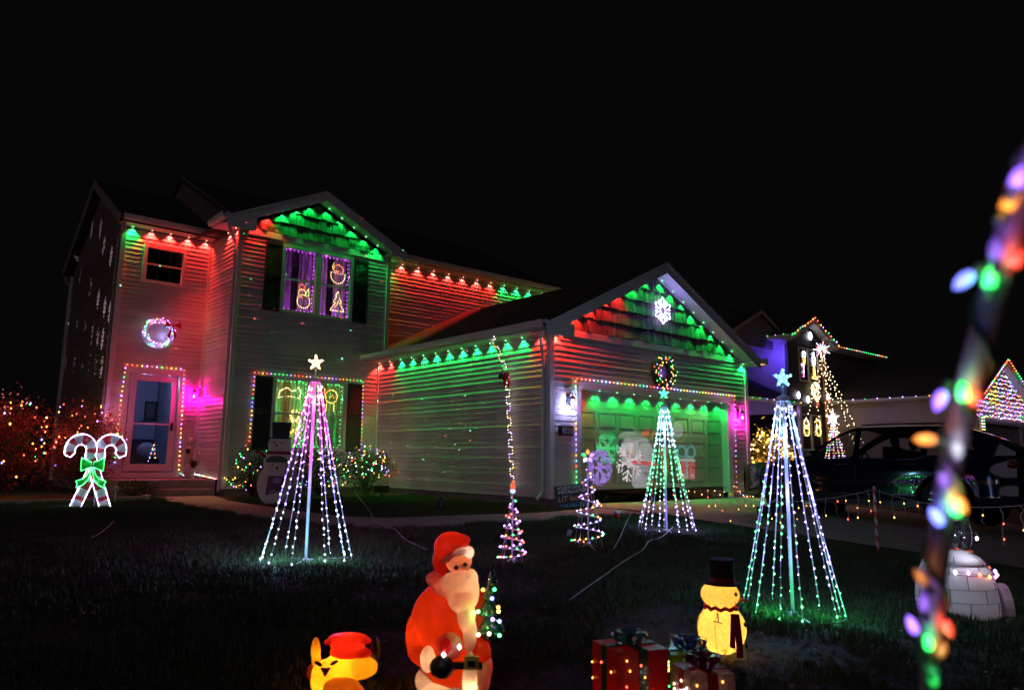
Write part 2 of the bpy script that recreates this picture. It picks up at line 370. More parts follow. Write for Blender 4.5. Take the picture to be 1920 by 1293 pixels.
# ------------------------------------------------------------------ HOUSE 1
H=thing('two_storey_house','pale sided house with lit eaves, front bay and two-car garage, nearest on the left','house',(0,0,0))
ZB=.117
def fascia_soffit(parent,ax,c0,c1,a0,a1,z,h=.16,gut=True):
    """eave along an axis. ax 'X': eave runs along Y at x from c0(outer) to c1(wall)."""
    s=MB(); f=MB(); g=MB()
    if ax=='X':
        s.box(min(c0,c1),max(c0,c1),a0,a1,z,z+.012); f.box(c0-.02,c0,a0,a1,z-.01,z+h)
        if gut: g.ext([(0,0),(-.09,0),(-.115,.05),(-.12,.125),(-.105,.125),(-.1,.06),(-.08,.015),(0,.015)],(c0-.02,a0,z+.02),(1,0,0),(0,0,1),(0,1,0),a1-a0)
    else:
        s.box(a0,a1,min(c0,c1),max(c0,c1),z,z+.012); f.box(a0,a1,c0-.02,c0,z-.01,z+h)
        if gut: g.ext([(0,0),(-.09,0),(-.115,.05),(-.12,.125),(-.105,.125),(-.1,.06),(-.08,.015),(0,.015)],(a0,c0-.02,z+.02),(0,1,0),(0,0,1),(1,0,0),a1-a0)
    s.build('soffit',TRIM,parent); f.build('fascia',TRIM,parent)
    if gut: g.build('gutter',TRIM,parent)
# garage
DX0,DX1,DZ=.80,5.68,2.18
wall(H,'garage_side_wall','X',0,.045,6.3,ZB,3.18)
wall(H,'garage_front_wall','Y',0,.045,6.47,ZB,3.17,[(DX0-.15,DX1+.15,-1,2.34)])
wall(H,'garage_far_wall','X',6.5,0,6.9,ZB,3.18,single=False)
post(H,.0,.0,ZB-.01,3.17,.11); post(H,6.5,.0,ZB-.06,3.17,.1); post(H,-.02,6.30,ZB,3.17,.07)
mb=MB(); mb.box(.03,6.5,.03,.15,-.3,ZB); mb.box(.03,.15,.15,6.4,-.3,ZB)
mb.box(-3.66,.1,6.35,6.45,-.3,ZB); mb.box(-3.66,-3.55,6.35,8.3,-.3,ZB); mb.v=[v for v in mb.v]
for bx_ in ((.03,DX0,.03,.15,-.3,ZB),(DX1,6.5,.03,.15,-.3,ZB),(.031,.15,.15,6.4,-.3,ZB),(-3.66,.02,6.35,6.45,-.3,ZB),(-3.66,-3.55,6.45,8.3,-.3,ZB),(-5.64,-5.5,8.4,14.2,-.3,ZB+.1)):
    mb2=MB(); mb2.box(*bx_); mb2.build('foundation',mat('foundation_concrete',(.22,.18,.16),.9,noise=.2,scale=5,bump=.2),H)
# garage roof
GH=3.51; GXC=3.01; GZ=3.21
raked_gable(H,GXC,3.51,3.235,.5,-.42,8.1)
fascia_soffit(H,'X',-.42,.0,-.36,6.32,3.17)
fascia_soffit(H,'X',6.98,6.5,-.36,6.32,3.17,gut=False)
fr=MB(); fr.box(.3,6.2,-.03,0,3.168,3.293); fr.build('frieze_board',TRIM,H)
fr=MB(); fr.box(.0,6.5,-.4,-.02,3.2,3.215); 
# boxed returns at both ends of the garage gable
for s,xa,xb in ((1,-.5,.22),(-1,6.28,6.52)):
    r=MB(); r.box(xa,xb,-.425,-.405,3.06 if s==1 else 3.1,3.30 if s==1 else 3.2); r.box(xa,xb,-.405,-.0,3.172,3.186); r.build('eave_return',TRIM,H)
gable_fill(H,0,GXC,3.12,3.294,.5,SHAKE,w=.115)
post(H,0,0,3.17,3.2,.1)
# garage door surround
s=MB(); s.box(DX0-.14,DX0,-.03,.16,.03,DZ+.0); s.build('door_jamb',TRIM,H)
s=MB(); s.box(DX1,DX1+.14,-.03,.16,-.0,DZ+.0); s.build('door_jamb',TRIM,H)
s=MB(); s.box(DX0-.14,DX1+.14,-.03,.16,DZ,DZ+.14); s.build('door_header',TRIM,H)
DOORM=mat('almond_door_panel',(.52,.49,.46),.5,noise=.05,scale=4,bump=.06,bscale=70)
gd=MB(); gd.box(DX0+.01,DX1-.01,.172,.2,.25,2.35); gdo=gd.build('garage_door',DOORM,H)
sec=[(.25,.785),(.795,1.32),(1.33,1.845),(1.855,2.36)]
for i,(a,b) in enumerate(sec):
    for j in range(8):
        x0=DX0+.01+j*(4.86/8); x1=x0+4.86/8; q=MB(); yy=.172
        # frame round a recessed field with raised centre
        fx0,fx1,fz0,fz1=x0+.055,x1-.055,a+.09,b-.09
        q.box(x0,x1,yy-.022,yy,a,fz0); q.box(x0,x1,yy-.022,yy,fz1,b); q.box(x0,fx0,yy-.022,yy,fz0,fz1); q.box(fx1,x1,yy-.022,yy,fz0,fz1)
        q.add([(fx0+.02,yy-.004,fz0+.02),(fx1-.02,yy-.004,fz0+.02),(fx1-.02,yy-.004,fz1-.02),(fx0+.02,yy-.004,fz1-.02),(fx0+.05,yy-.018,fz0+.05),(fx1-.05,yy-.018,fz0+.05),(fx1-.05,yy-.018,fz1-.05),(fx0+.05,yy-.018,fz1-.05)],
              [(0,1,5,4),(1,2,6,5),(2,3,7,6),(3,0,4,7),(4,5,6,7)])
        q.build('door_panel',DOORM,gdo)
q=MB(); q.box(DX0+.01,DX1-.01,.15,.2,.235,.25); q.build('bottom_seal',DARK,gdo)
gi=MB(); gi.quad((.2,.25,-.03),(6.3,.25,-.03),(6.3,6,-.03),(.2,6,-.03)); gi.quad((.2,6,-.03),(6.3,6,-.03),(6.3,6,2.6),(.2,6,2.6)); gi.build('garage_interior',mat('dim_garage_wall',(.2,.16,.12),.9,noise=.3),H)
# stored things just inside the part-open garage door
for i,(x,w,h,c) in enumerate([(1.5,.5,.2,(.25,.15,.08)),(2.4,.8,.12,(.2,.17,.12)),(4.9,.3,.22,(.35,.3,.2))]):
    b=thing('storage_box',['brown box just inside the part-open garage door, left','long low brown box under the part-open garage door, middle','pale box inside the part-open garage door, right'][i],'box',(x,.9,-.03))
    q=MB(); q.box(0,w,0,.4,0,h*.86); q.build('carton',mat('cardboard%d'%i,c,.9),b); q=MB(); q.box(-.015,w+.015,-.015,.415,h*.86,h); q.build('carton_lid',mat('cardboard%d'%i,c,.9),b)
# main bay
BL,BR,BY=-3.686,.157,6.324
UW=(-2.70,-.84,4.14,5.77); LW=(-2.74,-.86,.95,2.64)
wall(H,'bay_front_wall','Y',BY,BL+.04,BR-.04,ZB,5.83,[(UW[0],UW[1],UW[2],UW[3]),(LW[0],LW[1],LW[2],LW[3])])
wall(H,'bay_side_wall','X',BL,BY+.04,8.26,ZB+.2,6.02)
post(H,BL,BY,ZB,5.95,.1); post(H,BR,BY,3.3,5.95,.1)
wb=MB(); wb.box(BR,BR+.04,BY,6.8,3.4,6.0); wb.build('bay_return_wall',SIDING,H)
fr=MB(); fr.box(BL+.02,BR+.04,BY-.03,BY,5.83,5.97); fr.build('frieze_board',TRIM,H)
BXC=-1.85; BH=2.28
raked_gable(H,BXC,2.28,6.03,.48,5.9,11.2)
gable_fill(H,BY,BXC,1.86,5.972,.48,SHAKE,w=.17)
for xa,xb in ((-4.12,-3.5),(.0,.2)):
    r=MB(); r.box(xa,xb,5.898,5.918,5.80 if xa<-1 else 5.9,6.1); r.box(xa,xb,5.92,6.32,5.97,5.985); r.build('eave_return',TRIM,H)
fascia_soffit(H,'X',-4.12,BL,5.93,6.9,5.97)
win_u=window(H,*UW,BY,double=True,grid=(3,2),curt=(mat('sheer_curtain',(.5,.45,.5),.8),True),room=mat('bedroom_wall',(.35,.3,.3),.9))
win_l=window(H,*LW,BY,double=True,grid=(3,2),curt=(mat('pale_curtain',(.5,.5,.4),.8),True),room=mat('living_room_wall',(.4,.33,.22),.9))
for w_ in (UW,LW):
    zt=w_[3]-.03; zb=w_[2]+.0
    shutter(H,w_[0]-.40,w_[0]-.005,zb,zt,BY-.012); shutter(H,w_[1]+.005,w_[1]+.40,zb,zt,BY-.012)
# recess wall with door
RW=(-5.215,-4.265,4.78,5.69); DR=(-5.40,-4.06,.40,2.78)
wall(H,'entry_wall','Y',8.285,-5.63,BL-.02,.32,6.0,[(RW[0],RW[1],RW[2],RW[3]),(DR[0],DR[1],DR[2],DR[3])])
post(H,-5.67,8.285,.1,6.02,.1); post(H,BL-.03,8.27,.3,6.0,.06)
window(H,*RW,8.285,grid=(3,1),curt=(mat('dark_curtain',(.05,.045,.06),.9),False))
fascia_soffit(H,'Y',7.88,8.285,-5.8,-3.72,6.03)
# left gable-end wall and its roof
def ltop(z): 
    d=(7.66-max(z,5.9))/.515 if z>5.9 else 3.2
    return (max(8.33,11.25-d) if z<=5.9 else 11.25-d, min(14.2,11.25+d) if z<=5.9 else 11.25+d)
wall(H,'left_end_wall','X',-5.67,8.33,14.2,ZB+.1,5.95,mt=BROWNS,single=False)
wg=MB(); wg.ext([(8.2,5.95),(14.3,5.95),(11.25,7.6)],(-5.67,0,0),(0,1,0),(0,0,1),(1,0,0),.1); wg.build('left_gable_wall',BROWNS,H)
beam(H,'corner_board',(-5.69,14.2,.1),(-5.69,14.2,5.9),.1,.1,TRIM,(1,0,0))
roof_slab(H,[(-5.85,7.86,6.17),(-3.7,7.86,6.17),(-3.7,11.25,7.92),(-5.85,11.25,7.92)]); roof_slab(H,[(-5.85,14.64,6.17),(-3.7,14.64,6.17),(-3.7,11.25,7.92),(-5.85,11.25,7.92)])
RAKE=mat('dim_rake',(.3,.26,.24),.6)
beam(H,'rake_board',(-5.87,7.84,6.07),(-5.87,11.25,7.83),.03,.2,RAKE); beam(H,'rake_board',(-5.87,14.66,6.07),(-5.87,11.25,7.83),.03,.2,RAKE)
downspout(H,[(-5.8,14.7,6.0),(-5.78,14.5,5.8),(-5.72,14.3,5.6),(-5.72,14.3,.1)],RAKE)
# high main roof with its exposed gable end, eave above the set-back wall
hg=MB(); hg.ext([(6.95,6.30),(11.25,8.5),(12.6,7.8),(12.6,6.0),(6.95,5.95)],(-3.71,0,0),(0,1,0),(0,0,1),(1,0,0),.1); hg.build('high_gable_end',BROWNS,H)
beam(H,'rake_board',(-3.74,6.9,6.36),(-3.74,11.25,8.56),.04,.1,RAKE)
roof_slab(H,[(-3.78,6.3,6.12),(6.62,6.3,6.12),(6.62,11.25,8.58),(-3.78,11.25,8.58)],.1); roof_slab(H,[(-3.78,15.9,6.3),(6.62,15.9,6.3),(6.62,11.25,8.58),(-3.78,11.25,8.58)],.1)
wall(H,'set_back_wall','Y',6.75,BR+.02,6.45,3.3,5.98)
fascia_soffit(H,'Y',6.35,6.75,BR+.06,6.6,5.98)
# roof covering where garage meets wall
# porch
P=MB(); P.box(-5.65,-3.72,6.75,8.28,-.2,.30); P.build('porch_slab',CONC,H)
P=MB(); P.box(-4.95,-3.85,6.36,6.748,-.2,.12); P.build('porch_step',CONC,H)
# front door
d=MB(); x0,x1,z0,z1=DR
d.box(x0,x0+.13,8.25,8.4,z0,z1); d.box(x1-.13,x1,8.25,8.4,z0,z1); d.box(x0+.13,x1-.13,8.25,8.4,z1-.13,z1); d.box(x0-.01,x1+.01,8.24,8.41,z0-.08,z0+.03)
dr=d.build('front_door',TRIM,H)
d=MB(); a0,a1,b0,b1=x0+.16,x1-.16,z0+.06,z1-.15
d.box(a0,a0+.13,8.27,8.31,b0,b1); d.box(a1-.13,a1,8.27,8.31,b0,b1); d.box(a0+.13,a1-.13,8.272,8.308,b1-.13,b1); d.box(a0+.13,a1-.13,8.272,8.308,b0,b0+.16); d.box(a0+.13,a1-.13,8.274,8.306,1.5,1.54); d.build('storm_door',TRIM,dr)
d=MB(); d.box(a0+.13,a1-.13,8.288,8.292,b0+.16,b1-.13); d.build('door_glass',GLASS,dr)
d=MB(); d.box(a1-.1,a1-.05,8.235,8.268,1.38,1.56); d.tube([(a1-.075,8.235,1.40),(a1-.075,8.2,1.42),(a1-.075,8.2,1.53),(a1-.075,8.235,1.55)],.01,6); d.build('door_handle',DARK,dr)
# hall behind the storm door
HB=mat('hall_wall',(.38,.4,.55),.8,noise=.1,scale=3)
d=MB(); d.quad((-5.54,11.5,.32),(-3.81,11.5,.32),(-3.81,11.5,2.89),(-5.54,11.5,2.89)); d.quad((-5.55,8.45,.3),(-5.55,11.5,.3),(-5.55,11.5,3),(-5.55,8.45,3)); d.quad((-3.8,8.45,.3),(-3.8,11.5,.3),(-3.8,11.5,3),(-3.8,8.45,3)); d.quad((-5.54,8.45,.31),(-3.81,8.45,.31),(-3.81,11.5,.31),(-5.54,11.5,.31)); d.quad((-5.54,8.45,2.9),(-3.81,8.45,2.9),(-3.81,11.5,2.9),(-5.54,11.5,2.9))
d.build('hall_interior',HB,H)
lamp('hall_light','POINT',(-4.6,9.6,2.6),16,(.55,.6,1),H,.1)
pf=thing('picture_frame','dark framed picture on the blue-lit hall wall seen through the front door','picture',(-3.98,11.46,2.0)); q=MB(); q.box(-.15,.15,-.02,0,-.25,.25); q.build('frame',DARK,pf); q=MB(); q.box(-.11,.11,-.026,-.02,-.2,.2); q.build('print',mat('grey_print',(.1,.1,.14),.6),pf)
cu=thing('hall_curtain','blue curtain hanging on the left inside the front door','curtain',(-5.35,9.6,.3)); q=MB()
for i in range(13): q.v+=[(i*.035,.03*math.sin(i*1.6),0),(i*.035,.03*math.sin(i*1.6),1.9)]
for i in range(12): q.f.append((2*i,2*i+2,2*i+3,2*i+1)); q.m.append(0)
q.build('cloth',mat('blue_cloth',(.05,.08,.25),.8),cu); q=MB(); q.tube([(-.05,0,1.93),(.5,0,1.93)],.012); q.build('rod',DARK,cu)
ch=thing('armchair','dark armchair with a pale cushion seen low through the front door','chair',(-4.55,9.7,.31)); q=MB(); q.box(-.35,.35,-.3,.3,.1,.42); q.build('seat',mat('navy_cloth',(.03,.04,.09),.9),ch); q=MB(); q.box(-.35,.35,.3,.45,.1,.9); q.build('backrest',mat('navy_cloth',(.03,.04,.09),.9),ch); q=MB(); q.ell((.1,-.05,.62),(.22,.12,.2)); q.build('cushion',mat('pale_cloth',(.5,.55,.7),.8),ch,smooth=True)
string('string_lights','mixed bulbs in a jar-like bundle low behind the front door glass','string lights',[[(-4.58,8.8,.7),(-4.5,8.8,1.1),(-4.45,8.8,.75),(-4.52,8.8,1.0),(-4.6,8.8,.66)]],.1,MULTI,.012,g=.8)
# downspouts
downspout(H,[(-.36,-.1,3.18),(-.36,-.1,3.08),(-.3,-.07,2.98),(-.12,.1,2.84),(-.05,.14,2.74),(-.05,.14,.28),(-.07,.14,.2),(-.2,.14,.1)])
downspout(H,[(-4.05,6.1,5.97),(-3.98,6.2,5.82),(-3.78,6.42,5.66),(-3.74,6.45,5.55),(-3.74,6.45,.2),(-3.76,6.4,.05)])
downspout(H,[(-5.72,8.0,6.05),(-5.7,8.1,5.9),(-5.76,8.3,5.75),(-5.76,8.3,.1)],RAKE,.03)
# ------------------------------------------------------------------ eave LED pucks (real spots)
EAVE=25.; GRN=(.004,1,.10); REDC=(1,.028,.018)
def pucks(name,label,pts,cols,aim,e=1.0,cone=105,off=(0,0,-.012),grp='eave lights of the house',size=.012,blend=.5):
    t=thing(name,label,'eave lights',(0,0,0),group=grp)
    c=MB(); c.tube(pts,.005,4); c.build('cable',WWIRE,t)
    for p,k in zip(pts,cols):
        p=Vector(p); q=MB(); q.lathe([(.014,0),(.014,-.01),(.009,-.016),(.0001,-.017)],p,8); col=GRN if k=='g' else REDC
        q.build('led_puck',em((.2,1,.35) if k=='g' else (1,.35,.2),4),t)
        sp=lamp('led_light','SPOT',p+Vector((0,0,-.03)),EAVE*e*random.uniform(.75,1.25)*(1.0 if k=='g' else 1.6),col,t,size,aim,cone,blend)
    return t
def lin(a,b,n,m0=0,m1=0): a=Vector(a);b=Vector(b); return [a+(b-a)*((i+m0)/(n-1+m0+m1)) for i in range(n)]
YO=.06
pucks('eave_light_string','green eave lights with a red pair at the far end along the garage side soffit',
      lin((-YO,.25,3.165),(-YO,6.2,3.165),13),'rggggggggggrr'.replace('rg','rg',1),(0.12,0,-1),1.15)
pucks('eave_light_string','row of red eave lights ending in green above the set-back upper wall',
      lin((.3,6.75-YO,5.975),(5.9,6.75-YO,5.975),12),'grrrrrrrgggg',(0,.12,-1),1.3)
pucks('eave_light_string','red eave lights with one green above the small upper window',
      lin((-5.5,8.285-YO,6.025),(-3.85,8.285-YO,6.025),5),'grrrr',(0,.12,-1),1.6)
pucks('eave_light_string','single red eave light pair beside the bay on its left soffit',[(BL-YO,6.5,5.965),(BL-YO,7.0,5.965)],'rr',(.12,0,-1),2.2)
# garage gable rake lights
def rake(xc,half,z0,sl,y,nl,nr):
    L=[(xc-half*(1-t),y,z0+half*sl*t) for t in [(i+.3)/(nl) for i in range(nl)]]
    R=[(xc+half*(1-t),y,z0+half*sl*t) for t in [(i+.3)/(nr) for i in range(nr)]][::-1]
    return L,R
L,R=rake(GXC,2.95,3.365,.5,-YO-.03,7,8)
pucks('eave_light_string','red then green lights under the left slope of the garage gable',[(a,b,c) for a,b,c in L],'rrrrrgg',(.1,.22,-1),1.3,95)
pucks('eave_light_string','green lights under the right slope of the garage gable',R,'gggggggg',(-.1,.22,-1),1.3,95)
pucks('eave_light_string','red light at the left end of the garage soffit beside the corner post',[(.12,-YO,3.165)],'r',(0.1,.1,-1),1.4)
pucks('eave_light_string','green light at the right end of the garage soffit',[(6.36,-YO,3.165)],'g',(-.1,.1,-1),1.3)
L,R=rake(BXC,1.72,6.145,.48,BY-YO-.03,5,5)
pucks('eave_light_string','red then green lights under the left slope of the bay gable',L,'rrggg',(.1,.22,-1),1.0,95)
pucks('eave_light_string','green lights under the right slope of the bay gable',R,'ggggg',(-.1,.22,-1),1.0,95)
pucks('eave_light_string','green lights with one red at the left under the garage door header',
      lin((DX0+.05,.03,DZ-.003),(DX1-.15,.03,DZ-.003),10),'rggggggggg',(0,.30,-1),.7,105,blend=.6)
# ------------------------------------------------------------------ carriage lamps
def carriage(name,label,loc,col,e,rz=0):
    t=thing(name,label,'lamp',loc,rz,'carriage lamps of the house')
    q=MB(); q.box(-.05,.05,-.02,0,-.02,.2); q.build('back_plate',DARK,t)
    q=MB(); q.tube([(0,-.02,.17),(0,-.08,.22),(0,-.13,.2),(0,-.13,.14)],.008,6); q.build('arm',DARK,t)
    q=MB(); q.lathe([(.0001,.17),(.03,.15),(.075,.11),(.075,.10)],(0,-.13,0),4); q.lathe([(.05,-.1),(.05,-.085)],(0,-.13,0),4)
    for k in range(4): a=PI/2*k; q.beam((.062*math.cos(a),-.13+.062*math.sin(a),.1),(.048*math.cos(a),-.13+.048*math.sin(a),-.1),.008,.008)
    q.build('cage',DARK,t)
    q=MB(); q.ell((0,-.13,.0),(.02,.02,.03)); q.build('bulb',em(tuple(.35+.65*c for c in col),14),t,smooth=True)
    lamp('bulb_light','POINT',(0,-.13,-.0),e,col,t,.035)
    return t
carriage('carriage_lamp','black wall lamp glowing cold white left of the garage door',(.45,-.01,1.85),(.42,.45,1),38)
carriage('carriage_lamp','black wall lamp glowing pink right of the garage door',(6.12,-.01,1.85),(1,.01,.45),80)
carriage('carriage_lamp','black wall lamp glowing pink in the corner beside the front door',(-3.75,8.15,2.2),(1,.0,.30),100,-PI/2)
# ------------------------------------------------------------------ strings on the house
def seg(pts,y): return [Vector((a,y,b)) for a,b in pts]
string('string_lights','multicoloured bulbs framing the front door down to the porch','string lights',[seg([(-5.42,.6),(-5.41,2.1),(-5.38,2.83),(-4.12,2.83),(-4.06,.42)],8.24)],.105,MULTI,.012,lit=7,lite=.25,g=1.1)
string('string_lights','multicoloured bulbs in a low run along the porch edge past the downspout','string lights',[[(-4.06,8.2,.42),(-3.95,7.9,.33),(-3.85,7.75,.4),(-3.76,7.3,.36),(-3.74,6.7,.32),(-3.7,6.2,.35),(-3.5,6.15,.15),(-3.2,6.2,.3),(-3.1,6.1,.5)]],.07,MULTI+['wht'],.011)
string('string_lights','multicoloured bulbs framing the lower bay window and its shutters','string lights',[seg([(-3.2,1.1),(-3.18,2.67),(-.46,2.69),(-.43,1.1)],BY-.05)],.095,MULTI,.011,lit=9,lite=.08)
string('string_lights','large multicoloured bulbs across the top of the garage door trim','string lights',[seg([(.6,2.35),(6.0,2.355)],-.06)],.115,['org','org','red','vio','grn','yel','cyn','pnk'],.0165,lit=6,lite=.2,el=1)
string('string_lights','multicoloured bulbs down the left side of the garage door trim','string lights',[seg([(.61,2.35),(.63,.4)],-.06)],.1,MULTI+['cyn'],.015,lit=6,lite=.15)
string('string_lights','small pastel bulbs down the right side of the garage door trim','string lights',[seg([(5.95,2.33),(5.9,.15),(6.2,.03)],-.06)],.12,['pnk','vio','cyn','red'],.010)
string('string_lights','clump of warm bulbs on the ground at the right corner of the garage','string lights',[[(6.0,-.15,.02),(6.4,-.35,.03),(6.1,-.4,.06),(6.5,-.2,.03),(6.2,-.25,.08),(6.9,-.8,0)]],.075,['wrm','yel','red','wht'],.013)
string('string_lights','tangle of coloured bulbs on the grass behind the yard sign','string lights',[[(.05,-.45,.0),(.1,-.5,.1),(.25,-.5,.02),(.4,-.5,.08),(.55,-.52,.02),(.7,-.55,.06),(.6,-.6,.1),(.75,-.6,-.02)]],.06,MULTI+['wht'],.013,lit=8,lite=.15)
# window perimeter strings (inside the glass) and their glow
def winstring(w,y,lab,key,xr):
    a,b=xr; z0,z1=w[2]+.1,w[3]-.1; zm=(z0+z1)/2
    return string('window_lights',lab,'string lights',[[Vector((a+.03,y,z0)),Vector((a+.03,y,z1)),Vector((b-.03,y,z1)),Vector((b-.03,y,z0)),Vector((a+.03,y,z0))]],.1,[key],.011,wire=WWIRE,lit=5,lite=5.0 if key=='grn' else 1.5)
xm=(UW[0]+UW[1])/2
winstring(UW,BY+.075,'purple string lights inside the left sash of the upper bay window','pur',(UW[0]+.08,xm-.07))
winstring(UW,BY+.075,'purple string lights inside the right sash of the upper bay window','pur',(xm+.07,UW[1]-.08))
xm=(LW[0]+LW[1])/2
winstring(LW,BY+.075,'green string lights inside the left sash of the lower bay window','grn',(LW[0]+.08,xm-.07))
winstring(LW,BY+.075,'green string lights inside the right sash of the lower bay window','grn',(xm+.07,LW[1]-.08))
for x in (-2.3,-1.2): lamp('window_glow','POINT',(x,BY+.2,4.4),.6,(.5,.05,1),None,.03)
lamp('living_room_lamp','POINT',(-2.2,BY+1.3,2.2),16,(1,.62,.1),None,.08)
# window ornaments: outlines of bulbs
def ornament(name,label,polys,o,sc,y,step=.05,r=.011,base=None):
    t=thing(name,label,'window decoration',(o[0],y,o[1]))
    for cols,poly in polys:
        string(None,None,None,[[Vector((a*sc,0,b*sc)) for a,b in poly]],step,cols,r,wire=WWIRE,parent=t,wr=.0025)
    return t
circ=lambda cx,cy,r,n=14,a0=0,a1=2*PI,sx=1:[(cx+r*sx*math.cos(a0+(a1-a0)*i/n),cy+r*math.sin(a0+(a1-a0)*i/n)) for i in range(n+1)]
ornament('window_light','santa face outlined in warm bulbs, upper right pane of the bay window',[(['yel','wrm'],circ(0,-.1,.55,16,PI,2*PI)+[(.5,.15),(.2,.1),(0,.2),(-.2,.1),(-.55,.15),(-.55,-.1)]),(['red','org'],[(-.4,.25),(-.3,.6),(0,.75),(.35,.6),(.42,.25),(-.4,.25)]),(['red'],circ(0,.12,.08,6)),(['yel'],[(-.4,.3),(-.45,.6),(-.35,.85)])],(-1.22,5.28),.34,BY+.06)
ornament('window_light','snowman outlined in warm bulbs, lower left pane of the bay window',[(['yel','wrm'],circ(0,-.4,.45,16)),(['yel'],circ(-.12,.15,.26,12)),(['red'],circ(-.15,.55,.2,8)),(['red'],[(-.5,-.2),(-.2,-.12),(0,-.2)]),(['yel','grn'],[(.1,.1),(.3,.5),(.35,.1),(.3,-.1)])],(-2.08,4.62),.36,BY+.06)
ornament('window_light','small tree outlined in warm bulbs, lower right pane of the bay window',[(['yel','wrm'],[(0,.8),(-.15,.45),(-.05,.45),(-.3,.05),(-.12,.05),(-.5,-.5),(.5,-.5),(.15,.05),(.3,.05),(.08,.45),(.15,.45),(0,.8)]),(['yel'],[(-.2,-.3),(0,-.05),(.1,.3)])],(-1.2,4.56),.38,BY+.06,.045)
ornament('window_light','sleigh outlined in orange bulbs, upper left of the lower bay window',[(['org','wrm'],[(-.7,-.3),(-.6,.1),(-.2,.3),(.1,.1),(.4,.2),(.5,.4),(.65,.1),(.6,-.3),(.1,-.2),(-.3,-.22),(-.7,-.3)])],(-2.28,2.28),.4,BY+.06,.035)
ornament('window_light','reindeer outlined in orange bulbs, upper right of the lower bay window',[(['org','yel'],circ(.1,.1,.4,14)),(['org'],[(-.2,0),(-.4,.3),(-.3,.5),(-.5,.6)]),(['yel'],[(-.2,-.3),(-.2,-.8)]),(['yel'],[(.3,-.3),(.3,-.8)]),(['org'],[(0,0),(.2,.2),(.3,0)])],(-1.28,2.22),.4,BY+.06,.04)
ornament('window_light','large orange bulb figure in the lower left of the lower bay window',[(['yel','org'],circ(0,.35,.28,7)),(['yel'],circ(0,-.2,.3,7)),(['org'],[(-.3,-.6),(.3,-.6)])],(-2.13,1.62),.42,BY+.06,.1,.03)
# ------------------------------------------------------------------ wreaths, neon snowflake
def wreath(name,label,loc,R,w,bulbs,grp=None,tube=False):
    t=thing(name,label,'wreath',loc)
    if tube:
        q=MB(); n=28
        for k in range(n):
            a=2*PI*k/n
        pts=[(R*math.cos(2*PI*k/32),-.05+.0,R*math.sin(2*PI*k/32)) for k in range(33)]; q.tube(pts,w*.62,10)
        q.build('frosted_ring',shell('frosted_white',(.8,.8,.85),.6),t,smooth=True)
    else:
        q=MB()
        for k in range(2200):
            a=random.uniform(0,2*PI); b=random.uniform(0,2*PI); rr=w*math.sqrt(random.random()); c=Vector(((R+rr*math.cos(b))*math.cos(a),-.06+rr*math.sin(b)*.8,(R+rr*math.cos(b))*math.sin(a)))
            d=Vector((random.uniform(-1,1),random.uniform(-1,.4),random.uniform(-1,1))).normalized()*.06; e=d.orthogonal().normalized()*.008
            q.add([c-e,c+e,c+d],[(0,1,2)])
        q.build('pine_needles',mat('fir_green',(.03,.07,.025),.7),t,kind='stuff')
        q=MB(); q.tube([((R)*math.cos(2*PI*k/24),-.05,(R)*math.sin(2*PI*k/24)) for k in range(25)],w*.6,8); q.build('frame',mat('fir_green',(.03,.07,.025),.7),t)
    keys=list(dict.fromkeys(bulbs)); b=MB()
    for k in range(52):
        a=2*PI*k/52+random.uniform(-.08,.08); rr=R+random.uniform(-.8,.8)*w; b.bulb((rr*math.cos(a),-.06-w*random.uniform(.4,.9),rr*math.sin(a)),.013,keys.index(random.choice(bulbs)))
        if k%9==0: lamp('bulb_light','POINT',(R*math.cos(a),-.05 if tube else -.03,R*math.sin(a)),.35 if tube else .25,LC[bulbs[(k//9)%len(bulbs)]][0],t,.01)
    b.build('bulb',[lc(k) for k in keys],t,kind='stuff')
    return t
w1=wreath('lit_wreath','frosted wreath of violet and blue bulbs with red bow above the front door',(-4.765,8.25,3.61),.3,.085,['vio','blu','pnk','vio','cyn','grn'],tube=True)
q=MB()
for s in (-1,1): q.add([(.27,-.16,.2),(.27+s*.16,-.18,.30),(.27+s*.19,-.2,.14)],[(0,1,2)]); q.add([(.27,-.15,.2),(.27+s*.05,-.16,-.12),(.27+s*.11,-.16,-.04)],[(0,1,2)])
q.ell((.27,-.17,.2),.035); q.build('bow',mat('red_ribbon',(.35,.01,.015),.5),w1)
lamp('wreath_glow','POINT',(-4.65,8.16,3.58),1.0,(.35,.4,1),None,.02)
wreath('fir_wreath','dark fir wreath with mixed bulbs above the garage door',(3.24,-.02,2.70),.28,.13,['red','org','grn','blu','yel','red','wht'])
lamp('wreath_glow','POINT',(3.24,-.12,2.68),.5,(.4,.1,1),None,.02)
q=MB(); q.tube([(3.24,-.05,3.16),(3.25,-.05,3.0)],.004,4); tag(q.build('wreath_hook',GALV),'thin wire holding the fir wreath above the garage door','hook')
fl=thing('neon_snowflake','white neon rope snowflake hung in the garage gable','snowflake',(3.27,-.09,4.045))
RP=em((.7,.72,1),5); 
for k in range(6):
    a=PI/2+PI/3*k; u=Vector((math.cos(a),0,math.sin(a))); v=Vector((-math.sin(a),0,math.cos(a)))
    q=MB(); q.tube([u*.07-v*.02,u*.2-v*.05,u*.29-v*.02,u*.29+v*.02,u*.2+v*.05,u*.07+v*.02],.0075,6)
    for s in (-1,1): q.tube([u*.13+v*s*.03,u*.2+v*s*.09,u*.23+v*s*.1,u*.22+v*s*.06],.007,5)
    q.build('rope_petal',RP,fl)
lamp('neon_light','POINT',(3.27,-.15,4.04),12,(.30,.2,1),None,.12)
